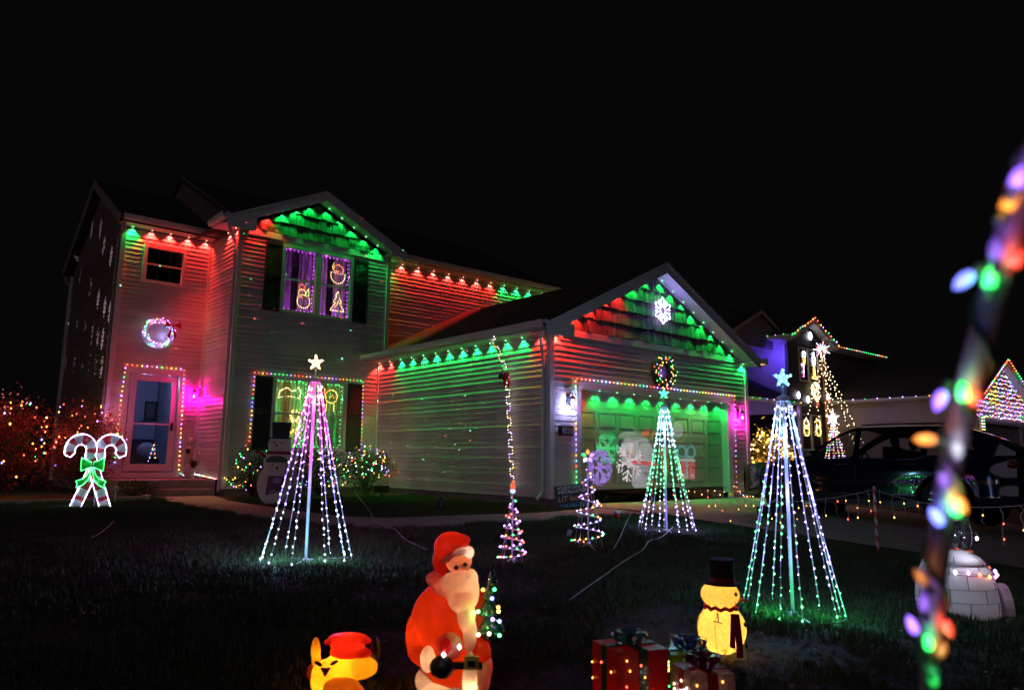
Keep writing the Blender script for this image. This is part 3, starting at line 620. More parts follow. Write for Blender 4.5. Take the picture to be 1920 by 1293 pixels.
# house number plaque
hn=thing('number_plaque','dark plaque with white house number 1412 left of the garage door','sign',(.37,-.03,1.35))
q=MB(); q.box(-.18,.18,-.02,0,-.075,.08); q.build('plaque',DARK,hn); q=MB(); q.tube([(-.19,-.012,-.085),(-.19,-.012,.085),(-.1,-.012,.105),(.1,-.012,.105),(.19,-.012,.085),(.19,-.012,-.085),(-.19,-.012,-.085)],.008,5); q.build('scroll_frame',mat('bronze_frame',(.05,.04,.035),.4,.6),hn)
def text(s,parent,loc,size,m,rot=(PI/2,0,0),name='lettering',shear=0,bold=0.0,w=None,align='CENTER'):
    c=bpy.data.curves.new(name,'FONT'); c.body=s; c.size=size; c.align_x=align; c.align_y='CENTER'; c.extrude=.001; c.shear=shear; c.offset=bold
    o=bpy.data.objects.new(name,c); dg=bpy.context.evaluated_depsgraph_get(); COL.objects.link(o); bpy.context.view_layer.update()
    me=bpy.data.meshes.new_from_object(o.evaluated_get(bpy.context.evaluated_depsgraph_get())); bpy.data.objects.remove(o)
    if w:
        xs=[v.co.x for v in me.vertices]; k=w/(max(xs)-min(xs))
        for v in me.vertices: v.co.x*=k
    me.materials.clear(); me.materials.append(m); o=bpy.data.objects.new(name,me); COL.objects.link(o); o.parent=parent; o.location=loc; o.rotation_euler=rot; return o
PLATE=mat('number_plate_face',(.45,.45,.5),.5)
q=MB(); q.box(-.1,.16,-.026,-.02,-.055,.06); q.build('number_field',PLATE,hn)
text('1412',hn,(.03,-.029,0),.1,DARK,bold=.002)
# ------------------------------------------------------------------ light ladder with climbing santa on the garage side wall
lad=thing('light_ladder','ladder of warm bulbs hanging from the garage eave down the side wall','string lights',(-.48,1.2,3.27))
pts=[]; z=0; s=1
def LP(t,side): return Vector((.36*min(1,t*4)+.0,-.30*t+side*.05,-3.05*t))
N=22
path=[]
for i in range(N):
    t0=i/N; t1=(i+1)/N; sd=1 if i%2 else -1
    path+= [LP(t0,sd),LP(t1,sd)]
string(None,None,None,[path],.058,['wrm','wht','wrm','yel','vio'],.009,wire=WWIRE,parent=lad,wr=.0025)
q=MB(); q.bulb((0,0,.02),.03); q.build('hook_light',em((.3,.12,1),9),lad)
sc_=thing('climbing_santa','small red climbing santa doll on the light ladder','figure',(-.2,1.05,2.42),.2)
q=MB(); q.ell((0,0,0),(.05,.06,.11),T=Euler((.5,0,0)).to_matrix()); q.ell((-.0,-.07,-.13),(.03,.03,.1)); q.ell((0,.03,-.13),(.03,.03,.09)); q.build('suit',RED,sc_,smooth=True)
q=MB(); q.ell((-.01,.06,.14),(.045,.045,.05)); q.build('face',mat('skin_cloth',(.6,.35,.28),.7),sc_,smooth=True)
q=MB(); q.ell((0,.07,.17),(.05,.05,.03)); q.ell((-.02,.11,.2),.025); q.ell((-.03,.04,.11),(.03,.04,.04)); q.build('white_trim',WHITE,sc_,smooth=True)
q=MB(); q.ell((-.03,.1,.0),(.05,.06,.06)); q.build('sack',mat('black_cloth',(.02,.02,.02),.9),sc_,smooth=True)
# ------------------------------------------------------------------ projector slides (coloured film in front of a lamp)
def slidemat():
    if 'slide' in _mc: return _mc['slide']
    m=bpy.data.materials.new('slide_film'); m.use_nodes=True; nt=m.node_tree; nt.nodes.clear(); o=nt.nodes.new('ShaderNodeOutputMaterial'); t=nt.nodes.new('ShaderNodeBsdfTransparent')
    a=nt.nodes.new('ShaderNodeVertexColor'); a.layer_name='film'; nt.links.new(a.outputs[0],t.inputs[0]); nt.links.new(t.outputs[0],o.inputs[0]); _mc['slide']=m; return m
def slide(label,Lp,ax,c,a0,a1,z0,z1,cell,paint,power,color=(1,1,1)):
    """lamp at Lp throws the painted film onto plane ax=c over a0..a1, z0..z1"""
    Lp=Vector(Lp); t=thing('light_projector',label,'projector',Lp)
    nx=int((a1-a0)/cell); nz=int((z1-z0)/cell); cen=(Vector(((a0+a1)/2,c,(z0+z1)/2)) if ax=='Y' else Vector((c,(a0+a1)/2,(z0+z1)/2)))
    D=abs((c-(Lp.y if ax=='Y' else Lp.x))); s=.07/D
    def P(i,j):
        a=a0+(a1-a0)*i/nx; z=z0+(z1-z0)*j/nz; p=Vector((a,c,z)) if ax=='Y' else Vector((c,a,z)); return (p-Lp)*s
    mb=MB(); mb.v=[tuple(P(i,j)) for j in range(nz+1) for i in range(nx+1)]; n=nx+1; cols=[]
    for j in range(nz):
        for i in range(nx):
            mb.f.append((j*n+i,j*n+i+1,(j+1)*n+i+1,(j+1)*n+i)); mb.m.append(0)
            cols.append(paint(a0+(a1-a0)*(i+.5)/nx,z0+(z1-z0)*(j+.5)/nz))
    me=bpy.data.meshes.new('slide'); me.from_pydata(mb.v,[],mb.f); me.materials.append(slidemat()); at=me.color_attributes.new('film','FLOAT_COLOR','CORNER')
    flat=[]
    for c_ in cols: flat+= [c_[0],c_[1],c_[2],1]*4
    at.data.foreach_set('color',flat); o=bpy.data.objects.new('slide',me); COL.objects.link(o); o.parent=t
    # opaque mask ring round the film, then the black case
    q=MB(); cs=[P(0,0),P(nx,0),P(nx,nz),P(0,nz)]; cc=P(nx/2,nz/2); big=[cc+(v-cc)*6 for v in cs]
    for i in range(4): q.quad(cs[i],cs[(i+1)%4],big[(i+1)%4],big[i])
    q.build('mask',DARK,t)
    dr=cc.normalized(); b=MB(); b.tube([-dr*.12,-dr*.11,cc+dr*.01],[.07,.09,.095],12); 
    b.v=b.v; b.f=b.f[:-1]; b.m=b.m[:-1]; b.build('case',DARK,t)
    k=MB(); k.tube([(0,0,-.06),(0,0,gz(Lp.x,Lp.y)-Lp.z-.05)],.012,6); k.build('stake',DARK,t)
    ang=max((v.angle(cc) for v in cs))*2+.1
    l=lamp('projector_light','SPOT',(0,0,0),power,color,t,0,cc,math.degrees(ang),.0)
    return t
def flake(x,z,cx,cz,R,w,arms=6,rot=0,br=.35):
    dx,dz=x-cx,z-cz; r=math.hypot(dx,dz)
    if r>R: return False
    a=(math.atan2(dz,dx)-rot)%(2*PI/arms); a=min(a,2*PI/arms-a); u=r*math.cos(a); v=r*math.sin(a)
    if v<w: return True
    for q in (.45,.72):
        if u>R*q and abs(v-(u-R*q)*1.2)<w*1.2 and v<R*br*(1.25-q*.6): return True
    return False
def el(x,z,cx,cz,rx,rz): return ((x-cx)/rx)**2+((z-cz)/rz)**2<1
def paint_door(x,z):
    c=(0,0,0)
    # green and violet flakes at left
    if flake(x,z,1.72,1.05,.33,.028): c=(.02,.9,.25)
    if flake(x,z,1.5,.68,.36,.032,br=.5) or el(x,z,1.5,.68,.08,.08): c=(.4,.22,1)
    # reindeer (brown) 
    for e in ((3.52,1.02,.16,.12),(3.55,.72,.12,.28),(3.1,1.28,.05,.13),(3.2,1.4,.1,.05),(3.0,1.45,.05,.08),(3.6,1.32,.05,.12)):
        if el(x,z,*e): c=(.5,.12,.04)
    # snowman disc with hat and scarf
    if el(x,z,2.62,.98,.52,.36): c=(.5,.48,.58)
    if el(x,z,2.75,.5,.36,.3) and x>2.45: c=(.4,.38,.5)
    if el(x,z,2.5,1.32,.42,.09): c=(.3,.3,.32)
    if abs(z-(1.38-.45*(x-2.75)))<.035 and 2.3<x<3.2: c=(.12,.1,.12)
    if abs(z-(.78-.06*(x-2.6)))<.035 and 2.45<x<3.25: c=(1,.03,.12)
    if el(x,z,2.9,1.37,.13,.06): c=(1,.05,.05)
    if el(x,z,2.42,1.0,.07,.06): c=(1,.2,.12)
    if el(x,z,2.72,1.16,.03,.03) or el(x,z,2.9,.55,.03,.03): c=(.05,.05,.05)
    if flake(x,z,2.38,.8,.42,.024,rot=.3): c=(1,.85,1)
    # oval ring at upper right
    rr=math.hypot((x-4.0)/.36,(z-1.5)/.3)
    if rr<.62: c=(.5,.5,.55)
    elif .85<rr<.98 : c=(.45,.35,.3)
    # gift box
    if 4.02<x<4.62 and .42<z<.88: c=(1,.06,.16)
    if 4.27<x<4.35 and .42<z<1.0: c=(.4,.75,.9)
    if abs(z-.84)<.03 and 4.0<x<4.64: c=(.6,.8,.9)
    for cx in (4.14,4.48):
        q=math.hypot((x-cx)/.17,(z-1.02)/.14)
        if .7<q<1.05: c=(.15,.6,.8)
    for ex in (4.12,4.5,4.2):
        if el(x,z,ex,.5,.045,.045): c=(1,.8,.8)
    return c
slide('small black spot projector on the lawn facing the garage door',(1.35,-3.55,.02),'Y',.15,1.05,4.75,.26,1.75,.02,paint_door,700)
WF=[(12.19,6.87),(10.35,6.01),(9.35,5.53),(13.19,5.71),(11.5,5.11),(10.35,4.64),(9.51,4.31),(14.1,4.69),(12.84,4.3),(11.63,4.0),(10.69,3.78),(9.96,3.63),(9.4,3.52),(8.75,3.42),(14.0,3.4),(12.64,3.2),(11.53,3.1),(10.64,3.01),(9.9,2.95),(9.2,2.85),(8.7,2.8),(13.9,6.5),(8.9,4.1),(11.0,6.6)]
def paint_left(y,z):
    for a,b in WF:
        if abs(y-a)<.15 and flake(a+(y-a)*2.1,z,a,b,.26,.03,rot=PI/2): return (.75,.7,1)
    return (0,0,0)
slide('small black spot projector in the bed facing the left end wall',(-9.6,6.2,.25),'X',-5.67,8.4,14.4,2.4,7.3,.03,paint_left,4500)
# star projector: tiny red and green dots over the walls
def stars(label,loc,aim,power,cone,scale,seed,col):
    t=thing('star_projector',label,'projector',loc); q=MB(); q.lathe([(.05,0),(.07,.02),(.07,.12)],(0,0,-.06),12); q.lathe([(.03,0),(.03,.06)],(0,0,.06),8); q.build('case',DARK,t); q=MB(); q.tube([(0,0,-.06),(0,0,gz(loc[0],loc[1])-loc[2]-.05)],.01,6); q.build('stake',DARK,t)
    o=lamp('laser_light','SPOT',(0,0,.14),power,(1,1,1),t,0,aim,cone,.1); l=o.data; l.use_nodes=True; nt=l.node_tree; e=nt.nodes['Emission']
    tc=nt.nodes.new('ShaderNodeTexCoord'); v=nt.nodes.new('ShaderNodeTexVoronoi'); v.inputs['Scale'].default_value=scale; mp=nt.nodes.new('ShaderNodeMapping'); mp.inputs['Location'].default_value=(seed,seed*.7,0)
    nt.links.new(tc.outputs['Normal'],mp.inputs[0]); nt.links.new(mp.outputs[0],v.inputs['Vector'])
    c=nt.nodes.new('ShaderNodeMath'); c.operation='LESS_THAN'; c.inputs[1].default_value=.05; nt.links.new(v.outputs['Distance'],c.inputs[0])
    nt.links.new(c.outputs[0],e.inputs['Strength'])
    r=nt.nodes.new('ShaderNodeValToRGB'); r.color_ramp.interpolation='CONSTANT'; r.color_ramp.elements[0].color=(.1,1,.5,1); r.color_ramp.elements[1].position=.5; r.color_ramp.elements[1].color=(1,.1,.1,1)
    x=nt.nodes.new('ShaderNodeSeparateColor'); nt.links.new(v.outputs['Color'],x.inputs[0]); nt.links.new(x.outputs[0],r.inputs[0]); nt.links.new(r.outputs[0],e.inputs['Color'])
    return t
stars('small black star projector on a stake in the front lawn',(-2.6,-.3,.1),(.12,.9,.42),28000,75,34,3.1,None)
# green flood on the lawn by the bush
fp=thing('flood_light','black flood light on the grass beside the bay hedge','flood light',(-.95,4.35,-.05))
q=MB(); q.box(-.16,.16,-.05,.05,.12,.27); q.build('housing',DARK,fp); q=MB(); q.tube([(0,0,0),(0,0,.12)],.02); q.build('stake',DARK,fp); q=MB(); q.box(-.14,.14,.05,.056,.14,.25); q.build('lens',em((.05,1,.25),1.2),fp)
lamp('flood_led','SPOT',(-.95,4.44,.16),7,(.15,.8,.2),None,.08,(.35,1,-.12),120,.8)
# ================================================================== LAWN OBJECTS
def led_tree(label,base,Hh,R,nst,nled,colf,star,pole_cols,lamps,r=.0125,ph=0,starc=None,skip=()):
    """pole tree: central pole, cone of LED strands, star on top. colf(u height 0..1, k strand)->colour key"""
    t=thing('led_cone_tree',label,'light tree',base,YAW and -YAW,'cone trees of LED strands on the lawn')
    q=MB(); q.tube([(0,0,0),(0,0,Hh*.90)],.014 if Hh>1.5 else .01,8); q.build('pole',mat('clear_pole',(.75,.75,.8),.3),t,smooth=True)
    q=MB(); q.lathe([(.06,.0),(.06,.012),(.02,.03)],(0,0,0),12)
    for k in range(3): a=2*PI*k/3+.5; q.tube([(0,0,.02),(R*.95*math.cos(a),R*.95*math.sin(a),.015)],.005,5)
    q.build('base_stand',mat('clear_pole',(.75,.75,.8),.3),t)
    q=MB(); q.tube([(R*math.cos(2*PI*k/24),R*math.sin(2*PI*k/24),.012) for k in range(25)],.005,5); q.build('ground_ring',mat('ring_wire',(.12,.12,.13),.5),t)
    rt=.05; zt=Hh*.89
    q=MB(); q.lathe([(rt,zt),(rt,zt+.035),(.02,zt+.05)],(0,0,0),14); q.build('top_ring',mat('clear_pole',(.75,.75,.8),.3),t)
    sh=0
    for k in range(nst):
        a=2*PI*(k+ph)/nst; ca,sa=math.cos(a),math.sin(a)
        a+=random.uniform(-.12,.12); ca,sa=math.cos(a),math.sin(a); top=Vector((rt*ca,rt*sa,zt)); bot=Vector((R*ca,R*sa,.02))*1.0; mid=(top+bot)/2-Vector((0,0,random.uniform(.01,.06)))+Vector((-ca,-sa,0))*random.uniform(0,.05)
        P=lambda u:(bot*(1-u)**2+mid*2*u*(1-u)+top*u*u)
        w=MB(); w.tube([P(i/10) for i in range(11)],.004,4); st=w.build('light_strand',mat('clear_cable',(.8,.8,.85),.3),t)
        keys=[];b=MB()
        for i in range(nled):
            if random.random()<.03: continue
            u=(i+.15+(.28 if (i+k)%3==0 else 0))/nled; kk=colf(u,k,i)
            if kk is None: continue
            if kk not in keys: keys.append(kk)
            b.bulb(P(u)+Vector((random.uniform(-.006,.006),random.uniform(-.006,.006),0)),r*random.uniform(.8,1.2),keys.index(kk),random.uniform(1,1.6))
        b.build('led',[lc(x,1.1) for x in keys],st,kind='stuff')
    for (u,c,e) in lamps: 
        e*=2.2
        for s in (-1,1): lamp('led_glow','POINT',((.03+.5*R*(1-u))*s,-.5*R*(1-u)-.02,Hh*.86*u+.05),e,c,t,.02)
    # star
    z=Hh; S=.085; T=Matrix.Identity(3)
    pts=[((S if i%2==0 else S*.42)*math.sin(PI*i/5),(S if i%2==0 else S*.42)*math.cos(PI*i/5)) for i in range(10)]
    q=MB(); n=10; q.add([(a,-.0,z-S*.2+b) for a,b in pts]+[(0,-.03,z-S*.2),(0,.03,z-S*.2)],[(i,(i+1)%n,n) for i in range(n)]+[((i+1)%n,i,n+1) for i in range(n)])
    q.build('star_topper',starc or em((1,.55,.2),2.2),t)
    q=MB()
    for i in range(0,10,2): q.bulb((pts[i][0]*.72,-.025,z-S*.2+pts[i][1]*.72),.011); q.bulb((pts[i][0]*.35,-.03,z-S*.2+pts[i][1]*.35),.011)
    q.build('star_led',[lc(star)],t,kind='stuff')
    q=MB(); q.tube([(0,0,zt+.03),(0,0,z-S*.9)],.01,6); q.build('neck',WHITE,t)
    return t
def c1(u,k,i): return 'pnk' if u>.9 else 'mag' if u>.72 else ('pur' if u>.5 else ('vio' if u>.3 else 'wht'))
def w1c(u,k,i):
    return 'lpk' if u>.6 else 'lvi' if u>.3 else 'lwh'
LC['lpk']=((1,.26,.9),5); LC['lvi']=((.55,.38,1),6.5); LC['lwh']=((.6,.8,1),7); LC['lgn']=((.16,1,.36),5); LC['lcy']=((.45,1,.9),8); LC['lrd']=((1,.55,.6),10)
g1=gnd(573,1052); g2=gnd(1487,1152); g3=gnd(1250,995)
led_tree('LED cone tree shading from pink at the top to white, left of the santa',g1,1.88,.42,11,22,lambda u,k,i:'lrd' if u>.9 else w1c(u,k,i),'wrm',None,
   [(.05,(.3,.75,1),2.2),(.4,(.3,.2,1),1.8),(.68,(.9,.05,1),2.6),(.9,(1,.05,.35),2.0)],.0088,.3)
led_tree('LED cone tree shading from violet to green at the foot with a blue star',g2,1.84,.375,11,22,
   lambda u,k,i:('lgn' if (u<.62 and k%11 in (4,5,6,7)) or (u<.13) or (u<.55 and k in (3,8) and i%2) else ('lvi' if u<.8 else 'lwh')),'cyn',None,
   [(.04,(.05,1,.3),1.2),(.25,(.3,.35,1),1.2),(.55,(.3,.3,1),1.5),(.85,(.2,.4,1),2.0)],.0075,.1,em((.12,.35,1),2.0))
led_tree('smaller-looking LED cone tree with a green star in front of the garage door',g3,1.93,.40,11,22,
   lambda u,k,i:('lcy' if u>.8 else 'lwh' if u>.66 else 'lgn' if u>.25 else 'lvi'),'grn',None,
   [(.05,(.35,.25,1),1.6),(.5,(.1,1,.35),1.6),(.85,(.2,.6,1),1.8)],.0105,.45,em((.05,.9,.45),2.2))
# spiral trees
def spiral(label,base,Hh,R,turns,cols,leg=True,star='santa'):
    t=thing('spiral_tree',label,'light tree',base,-YAW,'spiral trees of tape and bulbs')
    W_=mat('white_rod',(.7,.65,.72),.4)
    q=MB(); q.tube([(0,0,0),(0,0,Hh)],.008,6); q.build('pole',W_,t)
    q=MB()
    for k in range(4): a=PI/2*k+.4; q.tube([(0,0,.06),(R*.9*math.cos(a),R*.9*math.sin(a),0)],.006,5)
    q.build('stand',W_,t)
    n=int(turns*18); P=[]
    for i in range(n+1):
        u=i/n; rr=R*(1-u)**.9+.012; a=2*PI*turns*u+1.2; P.append(Vector((rr*math.cos(a),rr*math.sin(a),.03+(Hh-.08)*u)))
    q=MB(); q.tube(P,.008,5); q.build('spiral_rod',W_,t,smooth=True)
    q=MB()
    for k in range(4): a=PI/2*k+.9; q.tube([(R*math.cos(a),R*math.sin(a),.03),(R*.25*math.cos(a),R*.25*math.sin(a),Hh*.75)],.0015,3)
    q.build('guy_line',W_,t,kind='stuff')
    pts=resample(P,.075); keys=list(dict.fromkeys(cols)); b=MB()
    for i,p in enumerate(pts):
        k=random.choice(cols); b.bulb(p*1.0+Vector((0,0,.008)),.012,keys.index(k))
        if i%7==0: lamp('bulb_light','POINT',p+Vector((0,0,.035)),.12,LC[k][0],t,.01)
    b.build('bulb',[lc(k) for k in keys],t,kind='stuff')
    return t
g4=gnd(960,1058); g5=gnd(1103,1028)
sp1=spiral('spiral tree of coloured bulbs topped by a pointed red cap, by the ladder of lights',g4,.72,.135,6.5,['red','vio','vio','vio','grn','org','pnk'])
q=MB(); q.lathe([(.022,0),(.028,.03),(.001,.1)],(0,0,.72),8); q.build('cap_topper',em((1,.15,.05),.9),sp1,smooth=True)
q=MB(); q.ell((0,0,.705),(.028,.028,.025)); q.build('cap_face',em((.5,.6,1),1.5),sp1,smooth=True)
sp2=spiral('taller spiral tree topped by a star of five coloured cone bulbs',g5,.98,.19,5.5,['org','vio','grn','vio','grn','blu','vio'])
for k,c in enumerate(['org','vio','vio','wht','grn']):
    a=PI/2-2*PI*k/5; q=MB(); u=Vector((math.cos(a),0,math.sin(a))); q.tube([u*.02,u*.05,u*.085],[.008,.026,.002],6); q.build('star_arm',lc(c,.22),sp2,smooth=True,loc=(0,0,1.04))
# crossed candy canes with bow
g6=gnd(170,952)
cc=thing('candy_cane_display','pair of crossed red-striped candy canes edged in white lights with green bow','candy cane',g6,-YAW)
STRR=mat('tinsel_red',(.42,.015,.03),.35,noise=.4,scale=60); STRW=mat('tinsel_white',(.6,.62,.68),.35,noise=.3,scale=80)
def cane(s):
    S=1.24; path=[]
    # centreline from foot up, crossing, over the crook
    c=Vector((-s*.235,0,.93)); neck=c+Vector((s*math.cos(math.radians(-25)),0,math.sin(math.radians(-25))))*.18; foot=Vector((s*.26,0,0)) 
    for i in range(15): path.append(foot.lerp(neck,i/14))
    
    d=(neck-c); r=d.length; a0=math.atan2(d.z,d.x); 
    for i in range(1,19):
        a=a0+(s)*(PI*1.24)*i/18; path.append(c+Vector((math.cos(a)*r,0,math.sin(a)*r)))
    return path
def edge(path,w,sgn):
    o=[]
    for i,p in enumerate(path):
        d=(path[min(i+1,len(path)-1)]-path[max(i-1,0)]).normalized(); o.append(p+Vector((-d.z,0,d.x))*w*sgn)
    return o
for s in (-1,1):
    P=cane(s); y=-.02 if s==1 else .015; P=[p+Vector((0,y,0)) for p in P]; wd=.088
    A=edge(P,wd,1); B=edge(P,wd,-1); q=MB(); acc=0
    for i in range(len(P)-1):
        st=int((acc+.02)/.105)%2; acc+=(P[i+1]-P[i]).length
        q.add([A[i]-Vector((0,.008,0)),A[i+1]-Vector((0,.008,0)),B[i+1]-Vector((0,.008,0)),B[i]-Vector((0,.008,0)),A[i]+Vector((0,.008,0)),A[i+1]+Vector((0,.008,0)),B[i+1]+Vector((0,.008,0)),B[i]+Vector((0,.008,0))],[(0,1,2,3),(7,6,5,4),(0,4,5,1),(3,2,6,7)],st)
    cn=q.build('cane',[STRW,STRR],cc)
    rim=A+[P[-1]+(P[-1]-P[-2]).normalized()*.06]+B[::-1]
    string(None,None,None,[[p+Vector((0,-.02,0)) for p in rim]],.024,['lwh','wht','lvi'],.0085,wire=WWIRE,parent=cn,wr=.002,el=1.8)
    for i in (2,7,12,17,22,28): lamp('bulb_light','POINT',P[min(i,len(P)-1)]+Vector((0,-.07,0)),.07,(.8,.75,1),cc,.02)
GT=mat('tinsel_green',(.02,.25,.05),.4,noise=.4,scale=60)
bow=MB(); L_=[[(.02,.04),(.17,.1),(.19,.11),(.185,-.09),(.17,-.1),(.02,-.04)]]; bp=[]
for s in (-1,1):
    pl=[(s*a,b) for a,b in L_[0]]; bow.ext(pl,(0,-.06,.70),(1,0,0),(0,0,1),(0,1,0),.02); bp.append(pl+[pl[0]])
    tl=[(s*.015,-.03),(s*.07,-.17),(s*.14,-.23),(s*.25,-.27),(s*.22,-.31),(s*.23,-.37),(s*.13,-.33),(s*.05,-.25),(s*.0,-.06)]; bow.ext(tl,(0,-.055,.70),(1,0,0),(0,0,1),(0,1,0),.012); bp.append(tl+[tl[0]])
bow.box(-.03,.03,-.075,-.04,.665,.735); bo=bow.build('bow',GT,cc)
string(None,None,None,[[Vector((a,-.07,.70+b)) for a,b in p] for p in bp],.024,['grn','grn','lgn'],.008,wire=WIRE,parent=bo,wr=.002,el=1.6,g=.9)
for x,z in ((-.12,.72),(.12,.72),(.1,.45),(-.1,.45)): lamp('bulb_light','POINT',(x,-.13,z),.22,(.03,1,.2),cc,.02)
q=MB(); q.tube([(.02,.06,0),(.0,.05,1.0)],.012,6); q.build('support_stake',GALV,cc)
q=MB(); q.tube([gnd(172,870)+Vector((0,2,0)),gnd(172,870)+Vector((.02,2,1))],.01,6)
# ---- foliage
def bush(name,label,cen,rad,nleaf,leafm,bcols,nb,r=.012,cat='bush',branch=30,lsz=.045,glow=None,group=None,stem=True,lights_label=None,bias=0,lite=.25):
    t=thing(name,label,cat,cen,group=group); rx,ry,rz=rad
    q=MB()
    for k in range(branch):
        a=random.uniform(0,2*PI); b=random.uniform(.15,1); e=Vector((math.cos(a)*rx*b,math.sin(a)*ry*b,rz*2*random.uniform(.35,.95)*(1-.3*b)))
        m_=e*.5+Vector((random.uniform(-.1,.1),random.uniform(-.1,.1),.1)); q.tube([Vector((0,0,0)),m_,e],[.014,.008,.003],4)
    q.build('stems',mat('twig_bark',(.08,.05,.035),.9),t)
    q=MB(); 
    clumps=[(Vector((random.uniform(-1,1),random.uniform(-1,1),random.uniform(-.8,1)))) for _ in range(60)]
    clumps=[c.normalized()*random.uniform(.45,1.0) for c in clumps]
    for k in range(nleaf):
        c=random.choice(clumps); p=c+Vector((random.gauss(0,.16),random.gauss(0,.16),random.gauss(0,.14))); p=Vector((p.x*rx,p.y*ry,rz+p.z*rz*.95))
        if p.z<.03: continue
        d=Vector((random.uniform(-1,1),random.uniform(-1,1),random.uniform(-.6,1))).normalized(); e=d.orthogonal().normalized(); e=(e*math.cos(k)+d.cross(e)*math.sin(k)); L=lsz*random.uniform(.6,1.3)
        q.add([p-d*L*.5,p+e*L*.28,p+d*L*.5,p-e*L*.28],[(0,1,2,3)])
    q.build('foliage',leafm,t,kind='stuff')
    if nb:
        lt=thing('string_lights',lights_label,'string lights',cen); keys=list(dict.fromkeys(bcols)); b=MB(); w=MB(); last=None
        for k in range(nb):
            for _ in range(20):
                c=Vector((random.gauss(0,1),random.gauss(-.5,1),random.gauss(.1,1))).normalized()*random.uniform(.8,1.04); p=Vector((c.x*rx,c.y*ry,rz+c.z*rz*.95))
                if p.z>.12+bias: break
            kk=random.choice(bcols); b.bulb(p,r*random.uniform(.8,1.3),keys.index(kk))
            if k%9==0: lamp('bulb_light','POINT',p*1.02,lite,LC[kk][0],lt,.015)
            if last is not None and (last-p).length<rx*1.0: w.tube([last,(last+p)/2-Vector((0,0,.04)),p],.003,3)
            last=p
        b.build('bulb',[lc(k,.5 if 'red' in name else .8) for k in keys],lt,kind='stuff')
        if w.v: w.build('cable',WIRE,lt,kind='stuff')
    return t
LEAFG=mat('hedge_leaf',(.05,.09,.03),.6,noise=.4,scale=20); LEAFR=mat('red_glow_leaf',(.26,.025,.02),.6,noise=.4,scale=15)  # red leaf colour carries the glow of the red bulbs
bush('red_bush','large round red-lit bush left of the front door',(-8.4,8.6,-.05),(2.1,1.3,1.1),12000,LEAFR,['red','org','red','red','red','org','blu','grn','yel'],115,.019,branch=70,lsz=.06,lights_label='red and mixed bulbs strewn through the large red bush',lite=4)
bush('red_bush','smaller red-lit bush against the front door frame behind the candy canes',(-6.2,7.6,-.05),(.85,.7,1.05),3500,LEAFR,['red','org','vio','yel','red'],40,.015,branch=40,lsz=.05,lights_label='few bulbs in the smaller red bush by the door frame',bias=.8,lite=2.5)
bush('hedge_bush','clipped green bush under the left shutter of the lower bay window',(-3.25,5.8,-.05),(.5,.42,.55),2600,LEAFG,MULTI+['grn'],34,.013,lights_label='mixed bulbs in the bush under the left shutter',lite=.15)
bush('hedge_bush','clipped green bush in the middle under the lower bay window',(-1.75,5.72,-.05),(.8,.45,.55),4200,LEAFG,MULTI,60,.012,lights_label='mixed bulbs in the middle bush under the bay window',lite=.15)
bush('hedge_bush','rounded green bush in the corner by the garage side wall',(-.72,5.45,-.05),(.56,.5,.6),4200,LEAFG,['yel','org','vio','grn','red','wht','blu'],75,.013,lights_label='bright mixed bulbs in the corner bush by the garage side',bias=.3,lite=.2)
# low planting left of step
bush('low_plant','low dark plant beside the porch step',(-5.45,6.3,-.05),(.45,.3,.2),900,LEAFG,[],0,branch=14,lsz=.04)
# ---- solar globe, small snowman, small penguin on the bed
t=thing('globe_light','small frosted globe light on a white stake beside the candy canes','garden light',gnd(215,942)); q=MB(); q.tube([(0,0,0),(0,0,.2)],.009,6); q.build('stake',WHITE,t); q=MB(); q.ell((0,0,.25),.055); q.build('globe',mat('frosted_globe',(.5,.42,.4),.4),t,smooth=True)
t=thing('stone_figure','small pale snowman ornament at the right end of the porch step','figure',gnd(393,926)+Vector((0,0,.02)),-YAW)
q=MB(); q.ell((0,0,.1),(.11,.1,.12)); q.ell((0,0,.26),(.085,.08,.08)); q.ell((-.03,-.02,.37),(.06,.06,.06)); q.build('body',mat('weathered_stone',(.35,.28,.24),.8,noise=.3,scale=20),t,smooth=True)
q=MB(); q.ell((.06,0,.22),(.05,.05,.04)); q.build('arm',mat('weathered_stone',(.35,.28,.24),.8),t,smooth=True)
t=thing('penguin_figure','tiny penguin ornament with green scarf at the corner downspout','figure',gnd(418,930),-YAW); q=MB(); q.ell((0,0,.08),(.05,.045,.09)); q.ell((0,0,.18),(.035,.035,.035)); q.build('body',mat('black_gloss',(.015,.015,.02),.15),t,smooth=True); q=MB(); q.ell((.01,-.03,.07),(.032,.025,.06)); q.build('belly',WHITE,t,smooth=True); q=MB(); q.lathe([(.045,.14),(.045,.16)],(0,0,0),10); q.build('scarf',em((.05,.8,.3),.5),t)
# ---- dog figure by the door
t=thing('dog_figure','tall pale dog figure with black nose on the porch beside the door','figure',(-3.98,7.75,.3),-.5); PB=mat('dog_white',(.62,.5,.5),.5)
q=MB(); q.ell((0,0,.2),(.14,.14,.2)); q.ell((-.02,-.01,.48),(.1,.1,.22)); q.ell((.0,0,.74),(.085,.085,.2)); q.ell((-.02,-.06,.66),(.07,.1,.06)); q.ell((.06,.02,.9),(.035,.03,.12)); q.ell((-.05,.02,.9),(.035,.03,.12)); q.build('body',PB,t,smooth=True)
q=MB(); q.ell((-.03,-.15,.62),(.055,.045,.065)); q.build('nose',DARK,t,smooth=True)
for s in (-1,1): q=MB(); q.ell((-.01+s*.035,-.075,.8),(.013,.012,.022)); q.build('eye',DARK,t,smooth=True)
q=MB(); q.ell((.1,-.08,.32),(.07,.07,.09)); q.build('toy_bag',DARK,t,smooth=True)
q=MB(); q.ell((.17,.0,.45),(.05,.05,.16)); q.ell((-.11,-.02,.35),(.04,.04,.14)); q.build('arm',PB,t,smooth=True)
